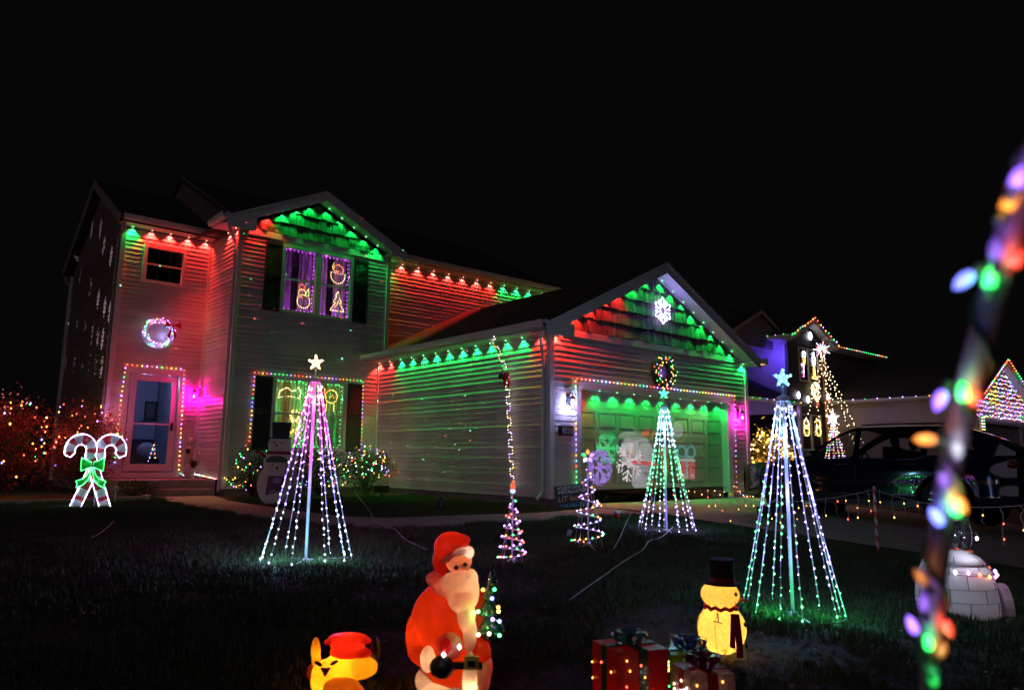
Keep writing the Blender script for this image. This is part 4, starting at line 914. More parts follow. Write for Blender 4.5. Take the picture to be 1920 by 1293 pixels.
# ---- cut-out snowmen in front of the bay window
WOOD=mat('painted_plywood',(.85,.74,.62),.7,noise=.12,scale=6); WOODD=mat('plywood_black',(.02,.018,.02),.6)
sb=gnd(518,945); t=thing('snowman_board','tall painted plywood snowman in black top hat behind the pink cone tree','snowman',sb,-YAW+.1)
def disc(cx,cz,rx,rz,n=20,a0=0,a1=2*PI): return [(cx+rx*math.cos(a0+(a1-a0)*i/n),cz+rz*math.sin(a0+(a1-a0)*i/n)) for i in range(n)]
X,Zz,Yn=(1,0,0),(0,0,1),(0,1,0)
q=MB(); q.ext(disc(0,.36,.37,.42),(0,0,0),X,Zz,Yn,.02); q.ext(disc(0,.78,.28,.3),(0,-.004,0),X,Zz,Yn,.02); q.build('body',WOOD,t)
q=MB(); q.ext([(-.2,.96),(-.21,1.12),(-.15,1.2),(.17,1.2),(.2,1.1),(.19,.97),(.1,.93),(-.1,.93)],(0,-.01,0),X,Zz,Yn,.022); hd=q.build('head',WOOD,t)
q=MB(); q.ext([(-.19,1.19),(.2,1.19),(.2,1.215),(.16,1.215),(.2,1.5),(-.16,1.5),(-.14,1.215),(-.19,1.215)],(0,-.014,0),X,Zz,Yn,.025); q.build('top_hat',WOODD,t)
for x in (-.1,.03): q=MB(); q.ext(disc(x,1.12,.014,.018,8),(0,-.016,0),X,Zz,Yn,.008); q.build('eye',WOODD,hd)
q=MB(); q.ext([(-.06,1.1),(-.09,1.06),(-.02,1.05)],(0,-.018,0),X,Zz,Yn,.01); q.build('nose',mat('rust_paint',(.2,.06,.03),.6),hd)
q=MB(); q.tube([(-.03+.09*math.cos(a),-.014,1.05+.07*math.sin(a)) for a in [PI*1.05+i*PI*.85/8 for i in range(9)]],.004,4); q.build('smile',WOODD,hd)
q=MB(); q.ext([(-.22,.97),(.2,.96),(.2,.9),(-.22,.91)],(0,-.03,0),X,Zz,Yn,.015); q.build('scarf',mat('red_paint',(.3,.02,.03),.7),t); 
for s in (-1,1): q=MB(); q.tube([(s*.24,-.0,.85),(s*.4,0,.98),(s*.42,0,.93)],.03,6); q.build('arm',mat('red_paint',(.3,.02,.03),.7) if s<0 else WOOD,t)
t=thing('snowman_board','smaller plywood snowman in green cap holding a purple board, before the tall one','snowman',sb+Vector((-.14,-.28,0)),-YAW)
q=MB(); q.ext(disc(-.06,.3,.27,.3),(0,0,0),X,Zz,Yn,.02); q.ext(disc(-.02,.68,.17,.19),(0,-.005,0),X,Zz,Yn,.02); hd=q.build('body',WOOD,t)
q=MB(); q.ext(disc(-.02,.79,.19,.09,14,0,PI)+[(-.21,.76),(.17,.76)],(0,-.012,0),X,Zz,Yn,.02); q.build('cap',mat('green_paint',(.08,.12,.08),.8),t)
for x in (-.08,.06): q=MB(); q.ext(disc(x,.71,.01,.012,8),(0,-.016,0),X,Zz,Yn,.008); q.build('eye',WOODD,hd)
q=MB(); q.ext(disc(.0,.66,.02,.03,8),(0,-.018,0),X,Zz,Yn,.01); q.build('nose',WOODD,hd)
q=MB(); q.ext([(-.18,.18),(.1,.26),(.16,.52),(-.14,.52)],(0,-.035,0),X,Zz,Yn,.015); sg=q.build('held_board',mat('purple_paint',(.22,.08,.16),.7),t)
q=MB(); q.ext(disc(.02,.44,.08,.05,12),(0,-.042,0),X,Zz,Yn,.006); q.ext([(-.1,.22),(.0,.25),(-.0,.28),(-.1,.25)],(0,-.042,0),X,Zz,Yn,.006); q.build('painted_snow',mat('lilac_paint',(.45,.4,.6),.6),sg,kind='stuff')
# ---- yard sign
ys=thing('yard_sign','black yard sign with white and orange lettering at the garage corner','sign',(.02,-.62,-.07),-.55)
q=MB(); q.box(-.33,.33,-.006,.006,.0,.42); ysb=q.build('sign_panel',mat('sign_black',(.012,.012,.016),.4),ys,loc=(0,0,.04)); ysb.rotation_euler=(0,-.12,0)
for x in (-.2,.2): q=MB(); q.tube([(x,.012,-.12),(x,.012,.4)],.004,5); q.build('wire_leg',GALV,ys)
wt=mat('sign_white',(.75,.75,.75),.5); bl=mat('sign_blue',(.15,.45,.8),.5); og=mat('sign_orange',(.85,.4,.15),.5)
for s_,z,sz,w_,m_ in (('HOLIDAY LIGHTING',.375,.07,.56,wt),('INSTALLATION',.305,.085,.56,wt),('LiT lumin8',.19,.13,.58,og),('219-741-2250',.06,.085,.56,bl)):
    text(s_,ysb,(0,-.008,z),sz,m_,shear=.2,bold=.0015,w=w_)
# ---- stakes
def cane_stake(label,base,Hh,tilt=(0,0),crook=False):
    t=thing('candy_stake',label,'stake',base,0,'striped stakes holding the icicle lights'); t.rotation_euler=(tilt[0],tilt[1],0)
    q=MB(); n=12; segs=int(Hh/.018)
    for j in range(segs+1):
        for k in range(n): a=2*PI*k/n; q.v.append((.017*math.cos(a),.017*math.sin(a),j*Hh/segs))
    for j in range(segs):
        for k in range(n): q.f.append((j*n+k,j*n+(k+1)%n,(j+1)*n+(k+1)%n,(j+1)*n+k)); q.m.append(int(((j*.018/.14)+k/n)*2)%2)
    q.build('striped_post',[mat('candy_white',(.65,.6,.6),.3),mat('candy_red',(.6,.02,.02),.3)],t)
    if crook: q=MB(); q.tube([(0,0,Hh),(0,0,Hh+.04),(.04,0,Hh+.08),(.08,0,Hh+.05)],.016,8); q.build('crook',mat('candy_white',(.65,.6,.6),.3),t)
    q=MB(); q.ell((0,0,Hh),.017); q.build('cap',mat('candy_white',(.65,.6,.6),.3),t)
    return t
st1=gnd(1647,1038); cane_stake('red and white striped stake on the lawn before the dark car',st1,.80)
st2=gnd(1222,964); cane_stake('orange-lit striped stake beside the green cone tree',st2,.62,(0,.05)); lamp('stake_light','POINT',st2+Vector((-.06,-.12,.55)),.35,(1,.35,.05),None,.02)
# icicle strings along the driveway edge
def icicles(label,a,b,sag,n,cols,za=None,drop=(.1,.32)):
    t=thing('icicle_lights',label,'string lights',(0,0,0),group='icicle lights along the driveway'); a=Vector(a);b=Vector(b)
    P=[a.lerp(b,i/20)-Vector((0,0,sag*4*(i/20)*(1-i/20))) for i in range(21)]
    q=MB(); q.tube(P,.004,4); q.build('cable',mat('pale_wire',(.35,.3,.28),.6),t)
    bb=MB(); keys=list(dict.fromkeys(cols)); w=MB()
    for i in range(n):
        f=(i+.5)/n*20; p=P[int(f)].lerp(P[min(20,int(f)+1)],f%1); L=random.uniform(*drop); m_=[]
        L=min(L,p.z-gz(p.x,p.y)-.04)
        if L<.03: continue
        for j in range(6): m_.append(p+Vector((random.uniform(-.018,.018),random.uniform(-.018,.018),-L*j/5)))
        w.tube(m_,.0035,4)
        for j in range(max(1,int(L/.13))): 
            k=random.choice(cols); c=m_[random.choice((1,2,3,4,5))]; bb.bulb(c+Vector((.01,0,-.01)),.0095,keys.index(k)); 
            if random.random()<.3: lamp('bulb_light','POINT',c+Vector((0,-.02,-.02)),.05,LC[k][0],t,.01)
    w.build('drop',mat('pale_wire',(.35,.3,.28),.6),t,kind='stuff'); bb.build('bulb',[lc(k) for k in keys],t,kind='stuff'); return t
s1t=st1+Vector((0,0,.78)); s2t=st2+Vector((.03,0,.6))
icicles('orange icicle lights hanging low across the driveway edge to the striped stake',(.9,-2.7,.33),s1t,.16,19,['org','org','red','yel'],drop=(.12,.4))
icicles('icicle lights between the green cone tree stake and the garage corner',s2t,(5.9,-.2,.35),.16,14,['org','yel','wrm'],drop=(.1,.25))
e3=atd(1935,945,6.4); icicles('orange and red icicle lights behind the igloo',s1t,e3,.10,10,['org','red','yel','org'],drop=(.15,.42))
# ---- solar goblet light and tag in the grass
t=thing('path_light','small red path light with frosted top on the lawn','garden light',gnd(1157,985)); q=MB(); q.tube([(0,0,0),(0,0,.1)],.008,6); q.build('stake',DARK,t); q=MB(); q.lathe([(.012,.1),(.045,.13),(.05,.18)],(0,0,0),12); q.build('red_cup',mat('red_cup',(.4,.02,.02),.3),t,smooth=True); q=MB(); q.lathe([(.051,.18),(.052,.205),(.03,.215),(.0001,.22)],(0,0,0),12); q.build('frosted_top',mat('frosted_top',(.6,.65,.7),.3),t,smooth=True)
t=thing('plant_tag','small pale plastic tag standing in the grass before the sign','tag',gnd(1066,1005),-YAW); q=MB(); q.box(-.028,.028,-.003,.003,0,.085); tg=q.build('tag_face',mat('pale_plastic',(.5,.5,.6),.5),t); tg.rotation_euler=(0,.25,0)
# ---- cords on the lawn
def cord(label,px,r=.008,m=None):
    pts=[gnd(*p)+Vector((0,0,.055)) for p in px]; P=[]
    for i in range(len(pts)-1):
        p0,p1,p2,p3=pts[max(i-1,0)],pts[i],pts[i+1],pts[min(i+2,len(pts)-1)]
        for j in range(6):
            u=j/6; P.append(.5*((2*p1)+(p2-p0)*u+(2*p0-5*p1+4*p2-p3)*u*u+(3*p1-p0-3*p2+p3)*u**3))
    P.append(pts[-1]); q=MB(); q.tube(P,r,6); tag(q.build('extension_cord',m or mat('grey_cord',(.42,.38,.36),.45),smooth=True),label,'cord')
cord('grey extension cord winding across the lawn from the green cone tree',[(1262,995),(1240,1015),(1218,1022),(1205,1040),(1170,1062),(1140,1085),(1108,1108),(1068,1138)],.006)
cord('pale cord trailing from the pink cone tree over the front walk',[(650,895),(665,925),(690,960),(702,982),(722,996),(740,1000),(757,1018),(778,1030),(800,1040)],.0055)
cord('short pale cord between the spiral tree and the green cone tree',[(1150,1038),(1158,1025),(1165,1010),(1175,985),(1185,965)],.005)
cord('thin pale wire curling in the dark grass left of the pink cone tree',[(212,985),(200,998),(185,1010),(170,1018)],.004)
# ================================================================== blow-mould and fabric figures near the camera
def blob(name,parts,m,parent,vox=.006,sm=4):
    """one smooth hollow-looking skin from overlapping ellipsoids: (centre, radii, euler)"""
    q=MB()
    for p in parts:
        c,r=p[0],p[1]; T=Euler(p[2]).to_matrix() if len(p)>2 else None; q.ell(c,r,0,16,10,T)
    o=q.build(name,m,parent,smooth=True)
    md=o.modifiers.new('r','REMESH'); md.mode='VOXEL'; md.voxel_size=vox; md.use_smooth_shade=True
    ms=o.modifiers.new('s','SMOOTH'); ms.iterations=sm; ms.factor=.6
    return o
# ---- santa
S_=.000565
def sp(x,y,d=0): return ((x-1279)*S_,d,(1456-y)*S_)
gs=gnd(850,1330); san=thing('santa_figure','waist-high glowing plastic santa with white beard carrying a lit tree','santa',gs,-YAW)
CR=shell('coat_red',(.75,.06,.01),.62,.25); FU=shell('fur_white',(.95,.82,.7),.6,.3,.5,30); SK=shell('face_pink',(.85,.42,.3),.5); HR=shell('hat_red',(.8,.04,.02),.5)
blob('coat',[(sp(1190,760,0),(.155,.12,.19)),(sp(1230,620,0),(.12,.1,.13)),(sp(1010,700,-.02),(.055,.06,.12),(0,.25,0)),(sp(960,880,-.03),(.05,.055,.11),(0,-.1,0)),(sp(1030,1010,-.05),(.085,.05,.05),(0,.5,0)),(sp(1250,1080,0),(.14,.125,.13)),(sp(1500,1010,-.02),(.05,.06,.08)),(sp(1470,720,.01),(.05,.06,.13))],CR,san)
blob('hat',[(sp(1230,150,.0),(.085,.09,.075)),(sp(1150,260,.01),(.045,.06,.07)),(sp(1140,330,.02),(.03,.05,.05)),(sp(1290,90,0),(.06,.06,.03))],HR,san)
blob('face',[(sp(1300,250,-.03),(.065,.06,.06)),(sp(1345,290,-.09),(.018,.02,.014)),(sp(1290,300,-.08),(.02,.02,.015)),(sp(1375,300,-.07),(.015,.02,.015))],SK,san,.004,2)
blob('hat_trim',[(sp(1215,225,-.055),(.04,.04,.02),(0,-.6,0)),(sp(1300,175,-.065),(.05,.035,.02),(0,-.25,0)),(sp(1385,180,-.05),(.028,.035,.03))],FU,san)
for x_,y_ in ((1225,215),(1310,172),(1385,180)): lamp('inner_bulb','POINT',sp(x_,y_,-.06),.06,(1,.65,.5),san,.006)
blob('beard',[(sp(1110,430,0),(.055,.07,.035),(0,.5,0)),(sp(1190,490,-.03),(.07,.07,.045),(0,.5,0)),(sp(1300,430,-.07),(.085,.06,.06)),(sp(1330,550,-.07),(.07,.06,.07)),(sp(1370,680,-.07),(.05,.05,.08)),(sp(1410,830,-.07),(.035,.045,.085)),(sp(1400,400,-.05),(.04,.06,.05)),(sp(1430,500,-.05),(.03,.05,.07)),(sp(1310,365,-.1),(.035,.025,.014),(0,.3,0)),(sp(1375,360,-.1),(.028,.02,.013),(0,-.3,0)),(sp(1250,520,-.04),(.06,.06,.05)),(sp(1110,390,-.0),(.03,.05,.03))],FU,san)
for x,y in ((1290,292),(1362,270)): q=MB(); q.ell(sp(x,y,-.098),(.011,.008,.011)); q.build('eye',mat('painted_eye',(.05,.02,.02),.4),san,smooth=True)
blob('fur_cuff',[(sp(1075,1010,-.11),(.035,.045,.06))],FU,san)
q=MB(); q.ell(sp(1200,1050,-.15),(.058,.045,.052)); q.ell(sp(1230,1000,-.16),(.03,.03,.03)); q.build('mitten',mat('mitten_black',(.02,.012,.012),.5),san,smooth=True)
q=MB(); q.ell(sp(1250,1150,0),(.142,.13,.05)); 
q=MB(); q.box(*(sp(1240,0)[0],sp(1520,0)[0]),-.135,-.12,sp(0,1075)[2],sp(0,1020)[2]); q.build('belt',mat('mitten_black',(.02,.012,.012),.5),san)
q=MB(); a,b=sp(1375,1070),sp(1495,970); q.box(a[0],b[0],-.15,-.137,a[2],b[2]); bk_=q.build('buckle',mat('gold_paint',(.55,.35,.06),.4),san)
q=MB(); a,b=sp(1405,1045),sp(1465,1000); q.box(a[0],b[0],-.154,-.150,a[2],b[2]); q.build('buckle_slot',DARK,bk_)
blob('front_fur_strip',[(sp(1420,1150,-.12),(.035,.03,.12)),(sp(1425,1300,-.12),(.04,.03,.1))],FU,san)
blob('fur_hem',[(sp(1060,1220,-.0),(.06,.09,.06)),(sp(1150,1300,-.04),(.08,.1,.06)),(sp(1280,1330,-.05),(.1,.1,.06)),(sp(1500,1180,-.03),(.05,.08,.09)),(sp(1540,1100,-.02),(.035,.06,.06))],FU,san)
blob('boots',[(sp(1200,1420,-.03),(.06,.08,.05)),(sp(1400,1420,-.03),(.06,.08,.05))],mat('mitten_black',(.02,.012,.012),.5),san)
q=MB(); q.ell(sp(1255,890,-.15),(.06,.045,.06)); toy=q.build('toy_drum',shell('drum_white',(.85,.6,.4),.5),san,smooth=True)
q=MB(); q.ell(sp(1235,880,-.165),(.035,.04,.04)); q.build('toy_patch',shell('hat_red',(.8,.04,.02),.5),san,smooth=True)
for x,y in ((1220,928),(1342,868)): q=MB(); q.bulb(sp(x,y,-.215),.010); q.build('toy_bulb',lc('wht'),san)
# lamps inside the mould
for x,y,d,e in ((1130,740,.02,.75),(1250,1130,.02,.9),(1230,150,.0,.38),(990,860,-.03,.3),(1310,250,-.03,.5),(1340,560,-.07,.8),(1200,470,-.03,.5),(1390,420,-.05,.35),(1400,760,-.07,.35),(1425,1200,-.12,.35),(1150,1300,-.04,.8),(1075,1010,-.11,.22),(1510,1120,-.02,.35),(1255,890,-.15,.2)): lamp('inner_bulb','POINT',sp(x,y,d),e*.62,(1,.6,.3),san,.012)
# the little tree he carries
tr=thing('tabletop_tree','small dark glass tree with green base and coloured bulbs in the arm of the santa','christmas tree',gs,-YAW)
TG=mat('dark_green_glass',(.012,.05,.03),.12,coat=.6)
for (x,y,r,h) in ((1570,830,.062,.05),(1560,690,.05,.05),(1575,560,.038,.05),(1585,450,.022,.05)):
    q=MB(); c=sp(x,y,-.03); q.lathe([(r,0),(r*1.02,.01),(r*.72,h*.8),(r*.3,h*1.5)],c,14); q.build('tier',TG,tr,smooth=True)
q=MB(); q.ell(sp(1590,820,-.03),(.062,.06,.05)); q.build('base',mat('dark_green_glass',(.012,.05,.03),.12,coat=.6),tr,smooth=True)
q=MB(); q.ell(sp(1578,385,-.03),.012); q.build('finial',em((.1,.6,.15),.7),tr,smooth=True)
for x,y,k in ((1515,468,'org'),(1608,464,'grn'),(1590,535,'blu'),(1642,605,'org'),(1645,637,'yel'),(1598,700,'vio'),(1654,715,'blu'),(1483,822,'wrm'),(1570,813,'wrm'),(1655,825,'lgn'),(1478,640,'lgn'),(1445,650,'yel')):
    q=MB(); q.ell(sp(x,y,-.098),.0085,n=8,k=5); q.build('bulb',lc(k),tr,smooth=True)
lamp('bulb_light','POINT',sp(1500,660,-.14),.35,(.1,1,.2),tr,.01); lamp('bulb_light','POINT',sp(1480,600,-.15),.12,(1,.3,.1),tr,.01)
# ---- yellow dog mould at the lower edge
D_=18.92/1892*.95/1000*1.0; 
gdog=gnd(640,1345); dg_=thing('yellow_dog_figure','glowing yellow plastic dog in a red hat, cut off by the lower picture edge','dog',gdog,-YAW)
Dk=3.31/FPX  # metres per pixel there
def dp(x,y,d=0): return ((x-640)*Dk,d,(1345-y)*Dk)
def zc(a,b,d=0): return dp(560+a*.0951,1170+b*.0951,d)
YE=shell('mould_yellow',(.95,.55,.03),.6); OR=shell('mould_orange',(.85,.30,.01),.5)
blob('head',[(zc(900,900),(.115,.09,.06)),(zc(1200,870,-.02),(.07,.07,.05)),(zc(500,1000,-.02),(.06,.07,.06)),(zc(430,1150,0),(.05,.06,.07)),(zc(900,760),(.09,.06,.03)),(zc(1380,900,0),(.03,.05,.035))],YE,dg_)
blob('snout',[(zc(900,1180,-.08),(.085,.06,.045)),(zc(900,1350,-.05),(.1,.08,.06))],OR,dg_)
blob('ear',[(zc(290,600,-.01),(.021,.025,.065),(0,-.06,0)),(zc(300,780,0),(.022,.025,.03))],YE,dg_)
blob('ear',[(zc(215,1000,0),(.022,.03,.035))],OR,dg_)
blob('ear',[(zc(1440,560,.02),(.022,.03,.06),(0,-.15,0))],mat('ear_black',(.03,.02,.02),.4),dg_)
blob('hat',[(zc(900,480),(.078,.07,.045)),(zc(900,335),(.088,.065,.016)),(zc(530,415,0),(.022,.035,.012),(0,-.3,0)),(zc(1270,385,0),(.024,.035,.013),(0,.3,0)),(zc(940,610,0),(.09,.07,.03)),(zc(1200,640,0),(.045,.06,.02))],HR,dg_)
q=MB(); q.ext([(-.022,.012),(.024,.012),(0,-.026)],zc(590,850,-.105),X,Zz,Yn,.01); q.build('red_bow',mat('bow_red',(.6,.02,.03),.4),dg_)
for x,y,r in ((740,710,.5),(440,730,-.5)): q=MB(); q.ell(zc(x,y,-.095),(.02,.01,.008),T=Euler((0,-r,0)).to_matrix()); q.build('holly_leaf',mat('holly_green',(.01,.06,.015),.4),dg_,smooth=True)
blob('body',[(dp(640,1330,.02),(.09,.09,.08)),(dp(625,1310,.0),(.07,.08,.07))],YE,dg_)
for a,b,d,e in ((880,900,0,1.3),(900,450,0,.42),(500,1080,0,.7),(300,640,0,.12),(900,1200,-.04,.35)): lamp('inner_bulb','POINT',zc(a,b,d),e*.8,(1,.6,.2),dg_,.015)
# ---- glowing fabric snowman
gn=gnd(1355,1226); sn=thing('lit_snowman','glowing warm white fabric snowman with black top hat and red scarf','snowman',gn,-YAW)
Kn=4.5/FPX
def np_(x,y,d=0): return ((x-1355)*Kn,d,(1226-y)*Kn)
FAB=shell('tinsel_fabric',(.95,.76,.32),.7,.38,.8,60)
def zs(a,b,d=0): return np_(1080+a*.2034,1030+b*.2034,d)
q=MB(); c=zs(1350,735); q.lathe([(.001,-.155)]+[(.148*math.sin(PI*i/12),-.152*math.cos(PI*i/12)) for i in range(1,12)]+[(.04,.15)],c,20); bd=q.build('body',FAB,sn,smooth=True)
q=MB(); c=zs(1345,430); q.lathe([(.118*max(.02,math.sin(PI*i/12)),-.085*math.cos(PI*i/12)) for i in range(0,13)],c,20); q.build('head',FAB,sn,smooth=True)
q=MB(); 
for k in range(6):
    a=2*PI*k/6; q.tube([Vector(zs(1350,735))+Vector((.15*math.sin(PI*i/10)*math.cos(a),.15*math.sin(PI*i/10)*math.sin(a),-.154*math.cos(PI*i/10))) for i in range(11)],.0022,4)
q.build('wire_rib',mat('rib_wire',(.4,.3,.2),.5),bd,kind='stuff')
q=MB(); c=Vector(zs(1370,335)); q.lathe([(.11,-.002),(.11,.006),(.076,.008),(.072,.10),(.078,.15),(.0001,.155)],c,20); ht=q.build('top_hat',mat('hat_felt',(.012,.01,.012),.9),sn)
q=MB(); q.lathe([(.078,.01),(.0755,.04)],c,20); q.build('hat_band',mat('band_red',(.25,.01,.01),.7),ht)
q=MB(); a=Vector(zs(1500,458,-.06)); q.tube([a,a+Vector((.055,-.03,-.002))],[.014,.001],8); q.build('carrot_nose',mat('carrot',(.7,.15,.02),.6),sn,smooth=True)
for x,y,d in ((1450,405,-.095),): q=MB(); q.ell(zs(x,y,d),(.01,.008,.013)); q.build('eye',DARK,sn,smooth=True)
q=MB(); q.tube([zs(1438+i*10,[470,500,510,505,490][i],-.1) for i in range(5)],.0025,4); q.build('smile',DARK,sn)
SCF=mat('scarf_red',(.45,.015,.02),.8); q=MB(); c=Vector(zs(1350,540)); q.tube([c+Vector((.095*math.cos(2*PI*i/20),.095*math.sin(2*PI*i/20),.008*math.sin(3*i))) for i in range(21)],.013,6); sc2=q.build('scarf',SCF,sn,smooth=True)
q=MB(); q.ext([zz for zz in [(0,0),(.035,0),(.05,-.16),(.05,-.25),(.01,-.25),(.01,-.12)]],(zs(1395,560)[0],-.158,zs(0,560)[2]),X,Zz,Yn,.006); q.build('scarf_tail',SCF,sc2)
q=MB(); q.ext([(0,0),(.03,0),(.018,-.2),(-.012,-.19)],(zs(1375,560)[0],-.153,zs(0,560)[2]),X,Zz,Yn,.006); q.build('scarf_tail',SCF,sc2)
for k in range(9): 
    q=MB(); z0=zs(0,600+k*34)[2]; q.box(zs(1402+k*3,0)[0]-.002,zs(1402+k*3,0)[0]+.034,-.1605,-.1585,z0-.003,z0); q.build('scarf_stripe',mat('scarf_dark',(.2,.12,.03),.8),sc2)
for x,y,d in ((1515,660,-.12),(1520,845,-.115)): q=MB(); q.ell(zs(x,y,d),(.01,.008,.015)); q.build('coal_button',DARK,sn,smooth=True)
q=MB(); q.tube([zs(1262,560,-.135),zs(1262,640,-.15)],.004,4); q.tube([zs(1215,625,-.145),zs(1295,645,-.15)],.004,4); q.build('twig_arm',DARK,sn)
for k in range(3): q=MB(); a=2*PI*k/3+.4; q.tube([(.03*math.cos(a),.03*math.sin(a),.09),(.11*math.cos(a),.11*math.sin(a),0)],.004,5); q.build('leg',WWIRE,sn)
for x,y,e in ((1350,820,1.6),(1350,640,1.3),(1340,430,1.1)): lamp('inner_bulb','POINT',zs(x,y),e*.95,(1,.62,.2),sn,.02)
# ---- gift boxes
def gift(name,label,px,depth,size,rz,cm,rm,bowm,lights,nk=26,bowc=True,lampc=(1,.2,.05)):
    b=atd(px[0],px[1],depth); b=Vector((b.x,b.y,b.z)); t=thing(name,label,'gift box',Vector((b.x,b.y,b.z-size[2])),rz,'lit gift boxes'); w,d,h=size
    q=MB(); q.box(-w/2,w/2,-d/2,d/2,0,h); q.build('box',cm,t)
    r=.022
    q=MB(); q.box(-r,r,-d/2-.005,-d/2,0,h); q.box(-r,r,-d/2,d/2,h,h+.005); q.box(-r,r,d/2,d/2+.005,0,h)
    q.box(-w/2-.005,-w/2,-r,r,0,h); q.box(w/2,w/2+.005,-r,r,0,h); q.box(-w/2,-r-.001,-r,r,h,h+.005); q.box(r+.001,w/2,-r,r,h,h+.005); q.build('ribbon',rm,t,kind='stuff')
    q=MB()
    for k in range(7):
        a=2*PI*k/7+.3; c=Vector((.045*math.cos(a),.045*math.sin(a),h+.03)); u=Vector((math.cos(a),math.sin(a),.25)).normalized(); v=Vector((0,0,1))
        wv=Vector((-math.sin(a),math.cos(a),0))*.014; L_=[Vector((0,0,h+.012))]+[Vector((0,0,h+.02))+u*(.05-.045*math.cos(2*PI*i/10))*.9+v*.026*math.sin(2*PI*i/10) for i in range(11)]
        o_=len(q.v)
        for p in L_: q.v+=[p-wv,p+wv]
        for i in range(len(L_)-1): q.f.append((o_+2*i,o_+2*i+1,o_+2*i+3,o_+2*i+2)); q.m.append(0)
    q.build('bow',bowm,t,smooth=True)
    keys=list(dict.fromkeys(lights)); m_=MB()
    for i in range(nk):
        f=random.choice(('f','s')); zz=random.uniform(.05,.9)*h
        p=(random.uniform(-.45,.45)*w,-d/2-.008,zz) if f=='f' else (-w/2-.008,random.uniform(-.45,.45)*d,zz)
        m_.bulb(p,.0045,keys.index(random.choice(lights)))
    m_.build('mini_light',[lc(k) for k in keys],t,kind='stuff')
    lamp('inner_bulb','POINT',(0,0,h*.35),.55,lampc,t,.02)
    return t
MR=shell('mesh_red',(.45,.012,.01),.45,.95,.3,110); MGr=shell('mesh_olive',(.2,.22,.015),.45,.95,.3,110); MS=shell('mesh_silver',(.34,.27,.31),.35,.9,.3,90)
RB=mat('ribbon_green_dark',(.03,.07,.03),.2,coat=.5); RBd=mat('ribbon_navy',(.02,.02,.06),.2,coat=.5)
gift('gift_box','red mesh gift box with dark green ribbon, left of the glowing snowman',(1180,1207),3.3,(.25,.24,.30),-YAW+.35,MR,RB,mat('bow_teal',(.06,.28,.28),.15,coat=.6),['org','org','red'],22,lampc=(1,.12,.03))
gift('gift_box','olive green mesh gift box with navy ribbon beside the red one',(1292,1218),3.35,(.17,.2,.26),-YAW-.2,MGr,RBd,mat('bow_blue',(.1,.12,.5),.2,coat=.5),['yel','yel','grn','org'],18,lampc=(.8,1,.1))
gift('gift_box','small silver mesh gift box with red ribbon in front at the lower edge',(1318,1252),3.05,(.19,.19,.2),-YAW+.15,MS,mat('ribbon_red',(.5,.03,.02),.3),mat('bow_red2',(.3,.03,.08),.2,coat=.5),['wrm','wht','org','wrm'],30,lampc=(1,.4,.2))
# ---- igloo and penguins
gi_=gnd(1796,1148); ig=thing('igloo','white fabric igloo with black block lines and side entrance tunnel','igloo',gi_,-YAW)
Ki=6.0/FPX; IG=shell('igloo_cloth',(.62,.58,.60),.25,.08,.6); LN=mat('igloo_line',(.06,.06,.07),.7)
R_=.30; Hd=.50
prof=[(R_,0),(R_*1.0,.12),(R_*.97,.22),(R_*.88,.33),(R_*.76,.40)]
q=MB(); q.lathe(prof,(0,0,0),28); q.build('dome',IG,ig,smooth=True)
q=MB(); q.lathe([(R_*.80,.395),(R_*.62,.45),(R_*.3,.495),(.001,.51)],(0,0,0),28); q.build('dome_cap',IG,ig,smooth=True)
q=MB()
for r,z in prof[1:]: q.tube([((r+.002)*math.cos(2*PI*i/28),(r+.002)*math.sin(2*PI*i/28),z) for i in range(29)],.0025,4)
for j in range(4):
    for k in range(7):
        a=2*PI*(k+.5*(j%2))/7; (r0,z0),(r1,z1)=prof[j],prof[j+1]; q.tube([((r0+.002)*math.cos(a),(r0+.002)*math.sin(a),z0),((r1+.002)*math.cos(a),(r1+.002)*math.sin(a),z1)],.0025,4)
for k in range(6): a=2*PI*k/6; q.tube([(R_*.79*math.cos(a),R_*.79*math.sin(a),.4),(R_*.61*math.cos(a),R_*.61*math.sin(a),.453),(0,0,.512)],.0025,4)
q.build('block_line',LN,ig,kind='stuff')
q=MB(); n=12
for j,xx in enumerate((.22,.38)):
    for k in range(n+1): a=PI*k/n; q.v.append((xx,-.02+.12*math.cos(a),.24*math.sin(a)))
    for k in range(n+1): a=PI*k/n; q.v.append((xx,-.02+.085*math.cos(a),.19*math.sin(a)))
m_=2*(n+1)
for k in range(n): q.f+= [(k,k+1,m_+k+1,m_+k),(n+1+k,n+2+k,m_+n+2+k,m_+n+1+k),(m_+k,m_+k+1,m_+n+2+k,m_+n+1+k)]; q.m+=[0]*3
q.build('entrance_tunnel',IG,ig,smooth=False)
lamp('inner_bulb','POINT',(-.02,-.05,.16),1.6,(.9,.85,1),ig,.03)
string('string_lights','big blurred bulbs draped round the igloo below its cap','string lights',[[(R_*.98*math.cos(a),R_*.98*math.sin(a),.335-.02*math.sin(3*a)) for a in [PI+.2+i*(PI-.1)/14 for i in range(15)]]],.09,['red','org','vio','wht','pnk','grn'],.015,loc=gi_,lit=1,lite=1.4)
t=thing('penguin_fill_bulb','added white bulb just in front of the two penguins to brighten them','bulb',gi_+_r*.02-_f*.3+Vector((0,0,.62))); q=MB(); q.bulb((0,0,0),.014); q.build('bulb',lc('wht'),t); lamp('bulb_light','POINT',(0,-.0,-.02),3.5,(.8,.8,1),t,.02)  # bulb and its lamp added to brighten the penguins
q=MB(); q.tube([(0,0,.02),(.0,.0,.05)],.006,6); q.build('socket',WIRE,t)
q=MB(); q.tube([(0,0,.04),(.02,.12,.02),(.0,.25,-.1),(.0,.30,-.26)],.003,4); q.build('cable',WIRE,t)
